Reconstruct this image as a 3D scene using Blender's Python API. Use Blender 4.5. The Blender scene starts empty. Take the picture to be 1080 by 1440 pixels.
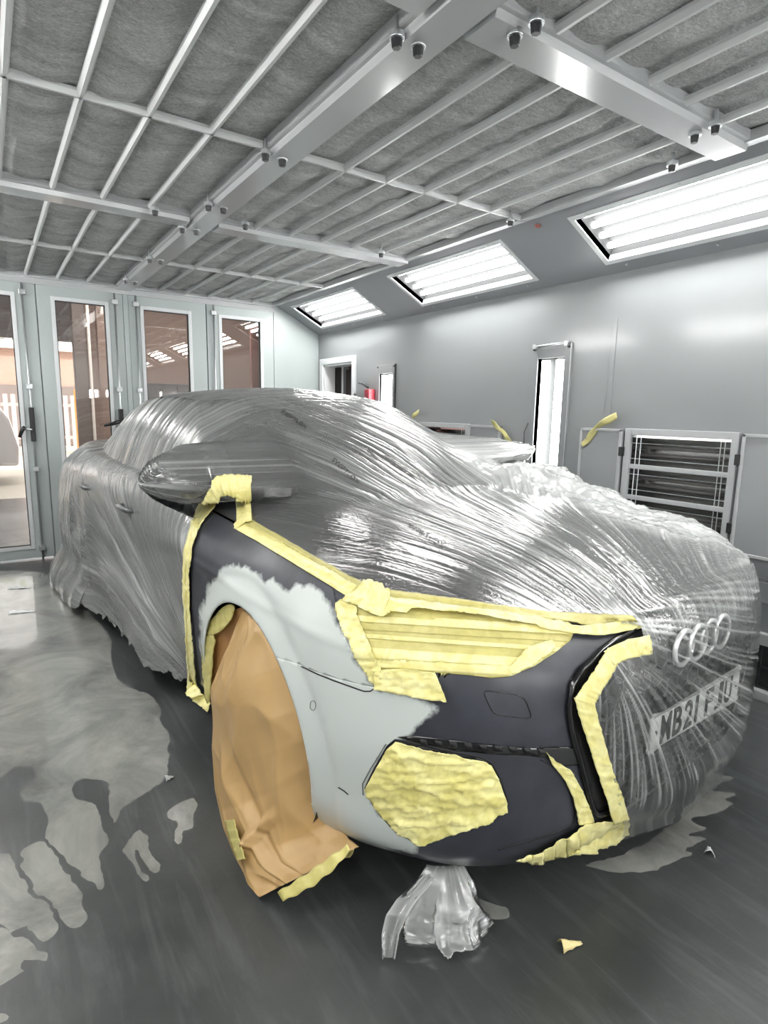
import bpy, bmesh, math, random
import numpy as np
from mathutils import Vector, Matrix, noise as mnoise
from mathutils.bvhtree import BVHTree
random.seed(7); RNG = np.random.default_rng(7)
SC = bpy.context.scene
COL = SC.collection

# ---------------------------------------------------------------- camera
FPX, CAM_H = 824.43, 1.27
RW = np.array([[0.8310, 0.0770, 0.5500], [-0.5560, 0.1500, 0.8180], [0.0190, 0.9860, -0.1680]])
_vx = np.array([1785 - 540, -(604 - 720.)]); _vy = np.array([-20 - 540, -(569 - 720.)])
_f = math.sqrt(-(_vx @ _vy)); FPX = _f
_y = np.array([_vy[0], _vy[1], _f]); _y /= np.linalg.norm(_y)
_x = np.array([_vx[0], _vx[1], _f]); _x -= _y * (_x @ _y); _x /= np.linalg.norm(_x)
_z = np.cross(_x, _y); _z = -_z if _z[1] < 0 else _z
RW = np.array([_x, _y, _z])                       # rows: room axes in (right, up, forward)
CAMP = np.array([0, 0, CAM_H])
cam = bpy.data.cameras.new('camera'); camo = bpy.data.objects.new('camera', cam); COL.objects.link(camo)
camo.matrix_world = Matrix(((RW[0][0], RW[0][1], -RW[0][2], 0), (RW[1][0], RW[1][1], -RW[1][2], 0),
                            (RW[2][0], RW[2][1], -RW[2][2], CAM_H), (0, 0, 0, 1)))
cam.sensor_fit = 'HORIZONTAL'; cam.sensor_width = 36; cam.lens = 36 * FPX / 1080; cam.clip_start = 0.02
SC.camera = camo

def ray(px, py): return RW @ np.array([(px - 540) / FPX, -(py - 720) / FPX, 1.0])
def on(px, py, ax, val):
    """room point where the sight line of a measured photo position meets the plane axis = val"""
    d = ray(px, py); return CAMP + d * ((val - CAMP[ax]) / d[ax])
def proj(P):
    P = np.asarray(P, float); c = (P - CAMP) @ RW
    return np.stack([540 + FPX * c[..., 0] / c[..., 2], 720 - FPX * c[..., 1] / c[..., 2]], -1)

# ---------------------------------------------------------------- materials
def new_mat(name):
    m = bpy.data.materials.new(name); m.use_nodes = True
    nt = m.node_tree; nt.nodes.clear()
    return m, nt
def N(nt, t, **kw):
    n = nt.nodes.new(t)
    for k, v in kw.items():
        if k.startswith('_'): setattr(n, k[1:], v)
        else: n.inputs[k.replace('__', ' ')].default_value = v
    return n
def L(nt, a, b): nt.links.new(a, b)
def c4(c): return (*c, 1.0) if len(c) == 3 else c
def srgb(r, g, b): return tuple(((v / 255 + .055) / 1.055) ** 2.4 if v > 10 else v / 255 / 12.92 for v in (r, g, b))
def pmat(name, col, rough=.5, metal=0., coat=0., coat_rough=.1, bump=0., bscale=40., var=0., vscale=6., spec=.5, stretch=(1, 1, 1), detail=4., rvar=0., trans=0., emit=None, estr=0.):
    m, nt = new_mat(name)
    o = N(nt, 'ShaderNodeOutputMaterial'); b = N(nt, 'ShaderNodeBsdfPrincipled')
    L(nt, b.outputs[0], o.inputs[0])
    b.inputs['Base Color'].default_value = c4(col); b.inputs['Roughness'].default_value = rough
    b.inputs['Metallic'].default_value = metal; b.inputs['Coat Weight'].default_value = coat
    b.inputs['Coat Roughness'].default_value = coat_rough; b.inputs['Specular IOR Level'].default_value = spec
    if trans: b.inputs['Transmission Weight'].default_value = trans
    if emit is not None:
        b.inputs['Emission Color'].default_value = c4(emit); b.inputs['Emission Strength'].default_value = estr
    if bump or var or rvar:
        tc = N(nt, 'ShaderNodeTexCoord'); mp = N(nt, 'ShaderNodeMapping'); mp.inputs['Scale'].default_value = stretch
        L(nt, tc.outputs['Object'], mp.inputs['Vector'])
    if var or rvar:
        n = N(nt, 'ShaderNodeTexNoise', Scale=vscale, Detail=detail); L(nt, mp.outputs[0], n.inputs['Vector'])
        if var:
            mx = N(nt, 'ShaderNodeMix', _data_type='RGBA')
            mx.inputs[6].default_value = c4(tuple(max(0, v * (1 - var)) for v in col)); mx.inputs[7].default_value = c4(tuple(min(1, v * (1 + var)) for v in col))
            L(nt, n.outputs[0], mx.inputs[0]); L(nt, mx.outputs[2], b.inputs['Base Color'])
        if rvar:
            mr = N(nt, 'ShaderNodeMapRange'); mr.inputs[3].default_value = rough - rvar; mr.inputs[4].default_value = rough + rvar
            L(nt, n.outputs[0], mr.inputs[0]); L(nt, mr.outputs[0], b.inputs['Roughness'])
    if bump:
        n2 = N(nt, 'ShaderNodeTexNoise', Scale=bscale, Detail=detail); L(nt, mp.outputs[0], n2.inputs['Vector'])
        bp = N(nt, 'ShaderNodeBump', Strength=bump, Distance=.01); L(nt, n2.outputs[0], bp.inputs['Height']); L(nt, bp.outputs[0], b.inputs['Normal'])
    return m

# ---------------------------------------------------------------- meshes
class MB:
    def __init__(s): s.v = []; s.f = []
    def add(s, vs, fs):
        o = len(s.v); s.v += [tuple(map(float, p)) for p in vs]; s.f += [tuple(i + o for i in f) for f in fs]; return s
    def hexa(s, c):    # 8 corners: bottom 4 ccw, top 4
        return s.add(c, [(3, 2, 1, 0), (4, 5, 6, 7), (0, 1, 5, 4), (1, 2, 6, 5), (2, 3, 7, 6), (3, 0, 4, 7)])
    def box(s, x0, x1, y0, y1, z0, z1):
        x0, x1 = sorted((x0, x1)); y0, y1 = sorted((y0, y1)); z0, z1 = sorted((z0, z1))
        return s.hexa([(x0, y0, z0), (x1, y0, z0), (x1, y1, z0), (x0, y1, z0), (x0, y0, z1), (x1, y0, z1), (x1, y1, z1), (x0, y1, z1)])
    def obox(s, o, u, v, w):   # oriented box from corner o with edge vectors
        o, u, v, w = map(np.array, (o, u, v, w))
        return s.hexa([o, o + u, o + u + v, o + v, o + w, o + u + w, o + u + v + w, o + v + w])
    def cyl(s, p0, p1, r0, r1=None, n=16, caps=True):
        r1 = r0 if r1 is None else r1
        p0, p1 = np.array(p0, float), np.array(p1, float); d = p1 - p0; d /= np.linalg.norm(d)
        a = np.cross(d, [0, 0, 1] if abs(d[2]) < .9 else [1, 0, 0]); a /= np.linalg.norm(a); b = np.cross(d, a)
        vs = [p0 + r0 * (math.cos(t) * a + math.sin(t) * b) for t in np.linspace(0, 2 * math.pi, n, False)]
        vs += [p1 + r1 * (math.cos(t) * a + math.sin(t) * b) for t in np.linspace(0, 2 * math.pi, n, False)]
        fs = [(i, (i + 1) % n, n + (i + 1) % n, n + i) for i in range(n)]
        if caps: fs += [tuple(range(n))[::-1], tuple(range(n, 2 * n))]
        return s.add(vs, fs)
    def tube(s, pts, r, n=8, closed=False):
        P = [np.array(p, float) for p in pts]; m = len(P); vs = []; prev = None
        for i in range(m):
            a = P[(i - 1) % m] if (closed or i) else P[i]; b = P[(i + 1) % m] if (closed or i < m - 1) else P[i]
            d = b - a; d /= np.linalg.norm(d) + 1e-12
            if prev is None: prev = np.cross(d, [0, 0, 1] if abs(d[2]) < .9 else [1, 0, 0])
            x = prev - d * (prev @ d); x /= np.linalg.norm(x) + 1e-12; y = np.cross(d, x); prev = x
            rr = r[i] if hasattr(r, '__len__') else r
            vs += [P[i] + rr * (math.cos(t) * x + math.sin(t) * y) for t in np.linspace(0, 2 * math.pi, n, False)]
        fs = []
        for i in range(m if closed else m - 1):
            j = (i + 1) % m
            fs += [(i * n + k, i * n + (k + 1) % n, j * n + (k + 1) % n, j * n + k) for k in range(n)]
        if not closed: fs += [tuple(range(n))[::-1], tuple(range((m - 1) * n, m * n))]
        return s.add(vs, fs)
    def prism(s, poly, h):      # poly: list of 3-D points, h: extrusion vector
        n = len(poly); h = np.array(h)
        vs = [np.array(p, float) for p in poly] + [np.array(p, float) + h for p in poly]
        return s.add(vs, [tuple(range(n))[::-1], tuple(range(n, 2 * n))] + [(i, (i + 1) % n, n + (i + 1) % n, n + i) for i in range(n)])
    def grid(s, G):             # (rows, cols, 3)
        G = np.asarray(G); r, c = G.shape[:2]
        return s.add(G.reshape(-1, 3), [(i * c + j, i * c + j + 1, (i + 1) * c + j + 1, (i + 1) * c + j) for i in range(r - 1) for j in range(c - 1)])
    def build(s, name, mat, parent=None, smooth=False, bevel=0., loc=None):
        me = bpy.data.meshes.new(name); me.from_pydata(s.v, [], s.f); me.validate(); me.update()
        return finish(name, me, mat, parent, smooth, bevel, loc)
def finish(name, me, mat, parent=None, smooth=False, bevel=0., loc=None):
    for m in (mat if isinstance(mat, (list, tuple)) else [mat]): me.materials.append(m)
    o = bpy.data.objects.new(name, me); COL.objects.link(o)
    bm = bmesh.new(); bm.from_mesh(me); bmesh.ops.recalc_face_normals(bm, faces=bm.faces); bm.to_mesh(me); bm.free()
    if smooth: me.shade_smooth()
    if bevel:
        b = o.modifiers.new('bevel', 'BEVEL'); b.width = bevel; b.segments = 2; b.limit_method = 'ANGLE'; b.angle_limit = math.radians(50)
    if parent is not None:
        o.parent = parent; o.matrix_parent_inverse = Matrix.Identity(4)
        if parent.type == 'EMPTY' and parent.get('_w'):     # geometry was given in room coordinates
            o.matrix_parent_inverse = parent.matrix_basis.inverted()
    return o
def fast_mesh(name, V, F, mat, parent=None, smooth=True):
    V = np.asarray(V, np.float32); F = np.asarray(F, np.int32); me = bpy.data.meshes.new(name)
    me.vertices.add(len(V)); me.vertices.foreach_set('co', V.ravel())
    k = F.shape[1]; me.loops.add(F.size); me.loops.foreach_set('vertex_index', F.ravel())
    me.polygons.add(len(F)); me.polygons.foreach_set('loop_start', np.arange(0, F.size, k, dtype=np.int32))
    me.update(calc_edges=True); me.validate()
    me.materials.append(mat)
    if smooth: me.shade_smooth()
    o = bpy.data.objects.new(name, me); COL.objects.link(o)
    if parent is not None: o.parent = parent
    return o
def set_attr(o, name, arr):
    a = o.data.attributes.new(name, 'FLOAT', 'POINT'); a.data.foreach_set('value', np.asarray(arr, np.float32).ravel())
def solid(o, t, off=-1):
    m = o.modifiers.new('thickness', 'SOLIDIFY'); m.thickness = t; m.offset = off; return o

def tag(o, label, cat, group=None):
    o['label'] = label; o['category'] = cat
    if group: o['group'] = group
    return o
def thing(name, label, cat, loc=(0, 0, 0), group=None):
    """Empty at the base of a thing; its parts are given in room coordinates"""
    o = bpy.data.objects.new(name, None); COL.objects.link(o); o.location = loc; o['_w'] = 1; o.empty_display_size = .05
    o.matrix_basis = Matrix.Translation(loc)
    return tag(o, label, cat, group)
def struct(o): o['kind'] = 'structure'; return o
def dup(root, delta, label=None):
    r = root.copy(); COL.objects.link(r); r.matrix_basis = Matrix.Translation(delta) @ root.matrix_basis
    if label: r['label'] = label
    for ch in list(root.children):
        c = ch.copy(); COL.objects.link(c); c.parent = r
        for g in ch.children:
            d = g.copy(); COL.objects.link(d); d.parent = c
    return r

# ---------------------------------------------------------------- noise
def _h(i, j, k, seed):
    n = (i.astype(np.int64) * 374761393 + j.astype(np.int64) * 668265263 + k.astype(np.int64) * 2147483647 + seed * 1274126177) & 0xffffffff
    n = ((n ^ (n >> 13)) * 1274126177) & 0xffffffff
    return ((n ^ (n >> 16)) & 0xffff) / 65535.0
def vnoise(x, y, z=None, seed=0):
    x = np.asarray(x, float); y = np.asarray(y, float); z = np.zeros_like(x) if z is None else np.asarray(z, float)
    i, j, k = np.floor(x), np.floor(y), np.floor(z); fx, fy, fz = x - i, y - j, z - k
    sx, sy, sz = [t * t * t * (t * (t * 6 - 15) + 10) for t in (fx, fy, fz)]
    r = 0
    for a in (0, 1):
        for b in (0, 1):
            for c in (0, 1):
                r = r + _h(i + a, j + b, k + c, seed) * (sx if a else 1 - sx) * (sy if b else 1 - sy) * (sz if c else 1 - sz)
    return r
def fbm(x, y, z=None, seed=0, oct=4):
    s = 0; a = .5; t = 0
    for o in range(oct):
        s = s + a * vnoise(x * 2 ** o, y * 2 ** o, None if z is None else z * 2 ** o, seed + o * 17); t += a; a *= .5
    return s / t
def ridge(x, y, z=None, seed=0): return 1 - np.abs(2 * vnoise(x, y, z, seed) - 1)
def sstep(a, b, x):
    t = np.clip((np.asarray(x, float) - a) / (b - a), 0, 1); return t * t * (3 - 2 * t)
EXPO = 0.60; FR, FC = 540, 1150
# ================================================================ the booth
XW, YB, ZC, XC = 2.89, 5.56, 2.29, 1.05       # right wall, door wall, ceiling height, centre line
XL = 2 * XC - XW; YF = -2.7                    # left wall, wall behind the camera
XE, ZS = 2.40, 2.035                            # inner edge of the ceiling, top of the vertical walls
XEL = 2 * XC - XE
M_wall = pmat('wall_paint', (.225, .236, .244), .30, coat=.5, coat_rough=.13, bump=.03, bscale=6, var=.04, vscale=1.5)
M_slope = pmat('slope_paint', (.26, .27, .285), .35, var=.03, vscale=2)
M_frame = pmat('light_frame_paint', (.66, .68, .69), .3)
M_door = pmat('door_paint', (.42, .468, .462), .38, var=.07, vscale=3, stretch=(1, 1, .35), bump=.02, bscale=20)
M_beam = pmat('beam_paint', (.48, .495, .50), .22, coat=.4)
M_rib = pmat('rib_paint', (.60, .615, .615), .35)
M_black = pmat('black_plastic', (.012, .012, .013), .35)
M_rubber = pmat('dark_gasket', (.03, .03, .032), .6)
M_steel = pmat('galvanised_steel', (.55, .57, .58), .35, metal=.85, var=.1, vscale=30)
M_chrome = pmat('bright_steel', (.8, .8, .8), .15, metal=1)
M_dark = pmat('dark_recess', (.02, .02, .022), .7)
M_tube = pmat('lamp_tube', (1, 1, 1), .4, emit=(1, .99, .965), estr=29.0)
M_tube2 = pmat('wall_lamp_tube', (1, 1, 1), .4, emit=(1, 1, .98), estr=13.0)
M_refl = pmat('white_reflector', (.82, .83, .83), .3); M_lampback = pmat('lamp_back_sheet', (.034, .035, .036), 1., spec=0.); M_lampback2 = pmat('wall_lamp_back', (.06, .063, .063), 1., spec=0.)

# floor: sealed dark concrete, brushed and streaked
def floor_mat():
    m, nt = new_mat('sealed_concrete'); o = N(nt, 'ShaderNodeOutputMaterial'); b = N(nt, 'ShaderNodeBsdfPrincipled'); L(nt, b.outputs[0], o.inputs[0])
    tc = N(nt, 'ShaderNodeTexCoord'); mp = N(nt, 'ShaderNodeMapping'); mp.inputs['Scale'].default_value = (1, 1, 1); mp.inputs['Rotation'].default_value = (0, 0, .45)
    L(nt, tc.outputs['Object'], mp.inputs[0])
    mp2 = N(nt, 'ShaderNodeMapping'); mp2.inputs['Scale'].default_value = (9, 1.1, 1); mp2.inputs['Rotation'].default_value = (0, 0, -.35); L(nt, tc.outputs['Object'], mp2.inputs[0])
    n1 = N(nt, 'ShaderNodeTexNoise', Scale=1.6, Detail=7., Roughness=.6); L(nt, mp.outputs[0], n1.inputs['Vector'])
    n2 = N(nt, 'ShaderNodeTexNoise', Scale=2.2, Detail=6., Roughness=.62, Distortion=.6); L(nt, mp2.outputs[0], n2.inputs['Vector'])
    n3 = N(nt, 'ShaderNodeTexNoise', Scale=60., Detail=3.); L(nt, tc.outputs['Object'], n3.inputs['Vector'])
    r1 = N(nt, 'ShaderNodeValToRGB'); r1.color_ramp.elements[0].color = (.030, .033, .034, 1); r1.color_ramp.elements[1].color = (.085, .09, .09, 1)
    r1.color_ramp.elements[0].position = .3; r1.color_ramp.elements[1].position = .72; L(nt, n1.outputs[0], r1.inputs[0])
    r2 = N(nt, 'ShaderNodeValToRGB'); r2.color_ramp.elements[0].color = (0, 0, 0, 1); r2.color_ramp.elements[1].color = (.05, .054, .056, 1)
    r2.color_ramp.elements[0].position = .5; r2.color_ramp.elements[1].position = .8; L(nt, n2.outputs[0], r2.inputs[0])
    ad = N(nt, 'ShaderNodeMix', _data_type='RGBA', _blend_type='ADD'); ad.inputs[0].default_value = 1; L(nt, r1.outputs[0], ad.inputs[6]); L(nt, r2.outputs[0], ad.inputs[7]); L(nt, ad.outputs[2], b.inputs['Base Color'])
    mr = N(nt, 'ShaderNodeMapRange'); mr.inputs[3].default_value = .20; mr.inputs[4].default_value = .48; L(nt, n1.outputs[0], mr.inputs[0]); L(nt, mr.outputs[0], b.inputs['Roughness'])
    bp = N(nt, 'ShaderNodeBump', Strength=.12, Distance=.004); L(nt, n3.outputs[0], bp.inputs['Height']); L(nt, bp.outputs[0], b.inputs['Normal'])
    return m
M_floor = floor_mat()
struct(MB().box(XL - .1, XW + .06, YF - .1, YB + .1, -.08, 0).build('floor', M_floor))

def holed(name, org, u, v, nrm, U, V, holes, mat, th=.04):
    """flat panel with rectangular openings; holes (u0,u1,v0,v1); nrm points away from the room"""
    us = sorted({U[0], U[1], *[h[0] for h in holes], *[h[1] for h in holes]}); vs = sorted({V[0], V[1], *[h[2] for h in holes], *[h[3] for h in holes]})
    us = [a for a in us if U[0] <= a <= U[1]]; vs = [a for a in vs if V[0] <= a <= V[1]]
    org, u, v, nrm = map(np.array, (org, u, v, nrm)); mb = MB()
    bmv = {}; fs = []
    def P(a, b):
        k = (round(a, 5), round(b, 5))
        if k not in bmv: bmv[k] = len(mb.v); mb.v.append(tuple(org + u * a + v * b))
        return bmv[k]
    for i in range(len(us) - 1):
        for j in range(len(vs) - 1):
            cu, cv = (us[i] + us[i + 1]) / 2, (vs[j] + vs[j + 1]) / 2
            if any(h[0] < cu < h[1] and h[2] < cv < h[3] for h in holes): continue
            mb.f.append((P(us[i], vs[j]), P(us[i + 1], vs[j]), P(us[i + 1], vs[j + 1]), P(us[i], vs[j + 1])))
    me = bpy.data.meshes.new(name); me.from_pydata(mb.v, [], mb.f); me.update()
    bm = bmesh.new(); bm.from_mesh(me)
    r = bmesh.ops.extrude_face_region(bm, geom=bm.faces[:]); ev = [g for g in r['geom'] if isinstance(g, bmesh.types.BMVert)]
    bmesh.ops.translate(bm, verts=ev, vec=Vector(nrm * th)); bm.to_mesh(me); bm.free()
    return struct(finish(name, me, mat))

# ---- measured rectangles on the wall beside the car: (y0, y1, z0, z1)
def wr(a, b): p, q = on(*a, 0, XW), on(*b, 0, XW); return [min(p[1], q[1]), max(p[1], q[1]), min(p[2], q[2]), max(p[2], q[2])]
lampA = wr((757, 505), (783, 680)); lampA[2] = .62
lampB = wr((534, 525), (551, 523)); lampB = [lampB[0], lampB[1], .62, 1.60]
lampB[0], lampB[1] = 4.20, 4.40
lampA[0], lampA[1] = 2.395, 2.60
heatA = [1.385, 1.905, .675, 1.175]
heatB = [3.24, 3.76, .675, 1.165]
DW = [4.86, 5.44, 0.0, 1.73]                     # side door opening
holesR = [tuple(lampA), tuple(lampB), tuple(heatA), tuple(heatB), tuple(DW)]
LT = .04
holed('wall_right', (XW, 0, 0), (0, 1, 0), (0, 0, 1), (1, 0, 0), (YF, YB + .02), (0, ZS), holesR, M_wall, LT)
holed('wall_left', (XL, 0, 0), (0, 1, 0), (0, 0, 1), (-1, 0, 0), (YF, YB + .02), (0, ZS), [], M_wall, LT)
struct(MB().box(XL, XW, YF - .05, YF, 0, 2.45).build('wall_front', M_refl))
# sloped lamp panels
SL = np.array([XE - XW, 0, ZC - ZS]); SLn = np.linalg.norm(SL); su = SL / SLn; sn = np.array([-su[2], 0, su[0]]); sn = -sn if sn[0] < 0 else sn
boxesY = [(.98, 2.075), (2.595, 3.69), (4.23, 5.32), (-.62, .475), (-2.23, -1.135)]
T0, T1 = .11, .43
holed('wall_right_slope', (XW, 0, ZS), (0, 1, 0), su, sn, (YF, YB + .02), (0, SLn), [(a, b, T0, T1) for a, b in boxesY], M_slope, .03)
su2 = su * [-1, 1, 1]; sn2 = sn * [-1, 1, 1]
holed('wall_left_slope', (XL, 0, ZS), (0, 1, 0), su2, sn2, (YF, YB + .02), (0, SLn), [(a, b, T0, T1) for a, b in boxesY], M_slope, .03)

def light_box(side, y0, y1, label, group, tubes=M_tube):
    o0 = np.array([XW if side > 0 else XL, 0, ZS]); u = su if side > 0 else su2; n = sn if side > 0 else sn2
    P = lambda y, t, d: o0 + np.array([0, y, 0]) + u * t + n * d
    root = thing('light_box', label, 'light', tuple(P((y0 + y1) / 2, T0, .0)), group)
    m = MB(); w = .028
    for a, b, c, d in ((y0 - w, y1 + w, T0 - w, T0), (y0 - w, y1 + w, T1, T1 + w), (y0 - w, y0, T0, T1), (y1, y1 + w, T0, T1)):
        m.obox(P(a, c, -.006), np.array([0, b - a, 0]), u * (d - c), n * .005)
    m.build('frame', M_frame, root)
    r = MB(); D = .085
    r.add([P(y0, T0, 0), P(y1, T0, 0), P(y1, T1, 0), P(y0, T1, 0), P(y0, T0, D), P(y1, T0, D), P(y1, T1, D), P(y0, T1, D)],
          [(0, 1, 5, 4), (1, 2, 6, 5), (2, 3, 7, 6), (3, 0, 4, 7), (4, 5, 6, 7)])
    r.build('reflector', M_lampback, root)
    for k in range(4):
        t = T0 + (T1 - T0) * (k + .5) / 4
        MB().cyl(P(y0 + .008, t, .058), P(y1 - .008, t, .058), .0155, n=16).build('lamp_tube', tubes, root, True)
    for a in (y0 + .08, (y0 + y1) / 2, y1 - .08):
        for t in (T0 - .055, T1 + .022):
            MB().cyl(P(a, t, -.008), P(a, t, 0), .006, n=10).build('screw', M_steel, root)
    return root
names = ['light box above the bigger heater, largest of the row in the sloped panel', 'light box in the middle of the sloped panel row, left of the largest',
         'light box of the sloped panel row closest to the glazed doors', 'light box in the sloped panel behind the camera', 'light box in the sloped panel furthest behind the camera']
for (a, b), nm in zip(boxesY, names): light_box(1, a, b, 'bright ' + nm, 'light boxes in the sloped panels')
for (a, b), nm in zip(boxesY, ['beside the camera', 'opposite the car', 'opposite the car boot', 'behind the camera', 'furthest behind the camera']):
    light_box(-1, a, b, 'light box in the opposite sloped panel ' + nm, 'light boxes in the opposite sloped panel')

# ---- ceiling
def filt_mat():
    m, nt = new_mat('filter_fleece'); o = N(nt, 'ShaderNodeOutputMaterial'); b = N(nt, 'ShaderNodeBsdfPrincipled', Roughness=.95); L(nt, b.outputs[0], o.inputs[0])
    tc = N(nt, 'ShaderNodeTexCoord'); mp = N(nt, 'ShaderNodeMapping'); mp.inputs['Scale'].default_value = (1, 2.2, 1); mp.inputs['Rotation'].default_value = (0, 0, .5); L(nt, tc.outputs['Object'], mp.inputs[0])
    n1 = N(nt, 'ShaderNodeTexNoise', Scale=3.2, Detail=8., Roughness=.62, Distortion=.8); L(nt, mp.outputs[0], n1.inputs[0])
    n2 = N(nt, 'ShaderNodeTexNoise', Scale=48., Detail=6., Roughness=.75, Distortion=1.6); L(nt, mp.outputs[0], n2.inputs[0])
    mx = N(nt, 'ShaderNodeMath', _operation='MULTIPLY_ADD'); L(nt, n2.outputs[0], mx.inputs[0]); mx.inputs[1].default_value = .62
    ml = N(nt, 'ShaderNodeMath', _operation='MULTIPLY'); ml.inputs[1].default_value = .38; L(nt, n1.outputs[0], ml.inputs[0]); L(nt, ml.outputs[0], mx.inputs[2])
    r = N(nt, 'ShaderNodeValToRGB'); e = r.color_ramp.elements; e[0].position = .34; e[0].color = (.20, .205, .205, 1); e[1].position = .68; e[1].color = (.86, .87, .86, 1)
    q = r.color_ramp.elements.new(.5); q.color = (.47, .48, .475, 1)
    L(nt, mx.outputs[0], r.inputs[0]); L(nt, r.outputs[0], b.inputs['Base Color'])
    bp = N(nt, 'ShaderNodeBump', Strength=.6, Distance=.012); L(nt, n2.outputs[0], bp.inputs['Height']); L(nt, bp.outputs[0], b.inputs['Normal'])
    return m
M_filt = filt_mat()
struct(MB().box(XL - .05, XW + .05, YF, YB + .06, 2.42, 2.5).build('ceiling', M_slope))
bars = [-.98, -1.99, .16, 2.32, 4.48]                      # thin cross bars
wide = [(-.95, -.80), (1.20, 1.36), (3.315, 3.475)]  # wide cross beams
ribsL = [.125 - .21, .125, .336, .55, .768]; ribsR = [1.33, 1.54, 1.75, 1.95, 2.165]
bay_edges = [(YF, -.9), (-.9, 1.28), (1.28, 3.395), (3.395, YB)]
bn = ['beside the glazed doors', 'over the car bonnet', 'over the camera', 'behind the camera'][::-1]
for (x0, x1, sd) in ((XEL, 1.05, 'door handle side'), (1.05, XE, 'lit wall side')):
    for (y0, y1), nm in zip(bay_edges, bn):
        nx, ny = 70, 110; X, Y = np.meshgrid(np.linspace(x0, x1, nx), np.linspace(y0, y1, ny))
        Z = 2.305 - .022 * fbm(X * 2.3, Y * 5, seed=4) + .0 * X - .02 * ridge(X * 1.2 + Y * .4, Y * 3.0, seed=9) ** 3
        rb = np.array(ribsL + ribsR + [.98, 1.12, XE, XEL]); dist = np.min(np.abs(X[..., None] - rb), -1)
        Z += .018 - .018 * sstep(0, .09, dist)
        Z = np.maximum(Z, 2.268)
        o = MB().grid(np.stack([X, Y, Z], -1)).build('ceiling_filter', M_filt, None, True); o.data.flip_normals()
        tag(o, 'grey fleece ceiling filter %s, %s' % (nm, sd), 'ceiling filter', 'ceiling filters')
tn = [0]
def trim(mb, mat, **k): tn[0] += 1; return struct(mb.build('trim_%d' % tn[0], mat, **k))
def chan(axis, a0, a1, c0, c1, z1=2.30, dep=.045, fl=.018):
    """folded sheet beam: flat face with sloped flanges and a raised lip on both sides"""
    prof = [(c0, z1), (c0, z1 - dep * .55), (c0 + .006, z1 - dep * .6), (c0 + fl, z1 - dep * .62), (c0 + fl + .006, z1 - dep), (c1 - fl - .006, z1 - dep), (c1 - fl, z1 - dep * .62), (c1 - .006, z1 - dep * .6), (c1, z1 - dep * .55), (c1, z1)]
    if axis == 'y': return MB().prism([(c, a0, z) for c, z in prof], (0, a1 - a0, 0))
    return MB().prism([(a0, c, z) for c, z in prof], (a1 - a0, 0, 0))
trim(chan('y', YF, YB, .972, 1.128, dep=.06), M_beam)
for y0, y1 in wide:
    trim(chan('x', XEL, .972, y0, y1, dep=.055), M_beam); trim(chan('x', 1.128, XE, y0, y1, dep=.055), M_beam)
def ribbar(x0, x1, y0, y1, ax):
    m = MB(); c = .013
    if ax == 'y': prof = [(x0 - c, 2.285), (x0 - c, 2.275), (x0 - .005, 2.262), (x0 + .005, 2.262), (x0 + c, 2.275), (x0 + c, 2.285)]; return m.prism([(a, y0, z) for a, z in prof], (0, y1 - y0, 0))
    prof = [(y0 - c, 2.287), (y0 - c, 2.277), (y0 - .006, 2.262), (y0 + .006, 2.262), (y0 + c, 2.277), (y0 + c, 2.287)]; return m.prism([(x0, a, z) for a, z in prof], (x1 - x0, 0, 0))
for x in ribsL + ribsR:
    for a, b in ((YF, -.95), (-.80, 1.20), (1.36, 3.315), (3.475, YB)): trim(ribbar(x, x, a, b, 'y'), M_rib)
for y in bars[1:]:
    trim(ribbar(XEL, .972, y, y, 'x'), M_rib); trim(ribbar(1.128, XE, y, y, 'x'), M_rib)
for s, xe in ((1, XE), (-1, XEL)):
    trim(MB().box(xe - .03, xe + .012, YF, YB, 2.262, 2.30), M_beam)
trim(MB().box(XEL, XE, YB - .05, YB, 2.255, 2.30), M_beam)
# clamp knobs that hold the filter frames
kn = [(558, 56), (588, 68), (724, 53), (754, 35), (977, 192), (1006, 179), (373, 218), (397, 226), (293, 290), (314, 294), (256, 322), (276, 325), (210, 365), (226, 367), (177, 395), (190, 397), (218, 297), (345, 317), (536, 357), (945, 234), (718, 312)]
M_knob = pmat('black_knob', (.015, .016, .018), .3)
knl = ['on the centre beam at the near corner, outer one', 'on the centre beam at the near corner, inner one', 'on the near cross beam, lower of its two by the corner', 'on the near cross beam, upper of its two by the corner',
       'on the near cross beam at the sloped wall, front edge', 'on the near cross beam at the sloped wall, far edge', 'on the centre beam just past the first thin bar, outer', 'on the centre beam just past the first thin bar, inner',
       'on the centre beam just before the far cross beam, outer', 'on the centre beam just before the far cross beam, inner', 'on the centre beam just past the far cross beam, outer', 'on the centre beam just past the far cross beam, inner',
       'on the centre beam at the last thin bar, outer', 'on the centre beam at the last thin bar, inner', 'at the door end of the centre beam, outer', 'at the door end of the centre beam, inner',
       'on the far cross beam over the door handles', 'on the far cross beam next to the centre beam', 'on the far cross beam at the sloped wall', 'on the ceiling edge above the largest light box', 'on the ceiling edge between two light boxes']
for (px, py), lb in zip(kn, knl):
    p = on(px, py, 2, 2.235); zt = 2.262
    root = thing('clamp_knob', 'black clamp knob ' + lb, 'knob', (p[0], p[1], zt), 'black clamp knobs under the ceiling')
    MB().cyl((p[0], p[1], 2.236), (p[0], p[1], 2.252), .021, n=20).build('washer', M_steel, root, bevel=.002)
    MB().cyl((p[0], p[1], 2.214), (p[0], p[1], 2.238), .013, .016, n=6).build('knob_head', M_knob, root, bevel=.002)
    MB().cyl((p[0], p[1], 2.25), (p[0], p[1], 2.29), .006, n=8).build('stud', M_steel, root)

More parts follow.
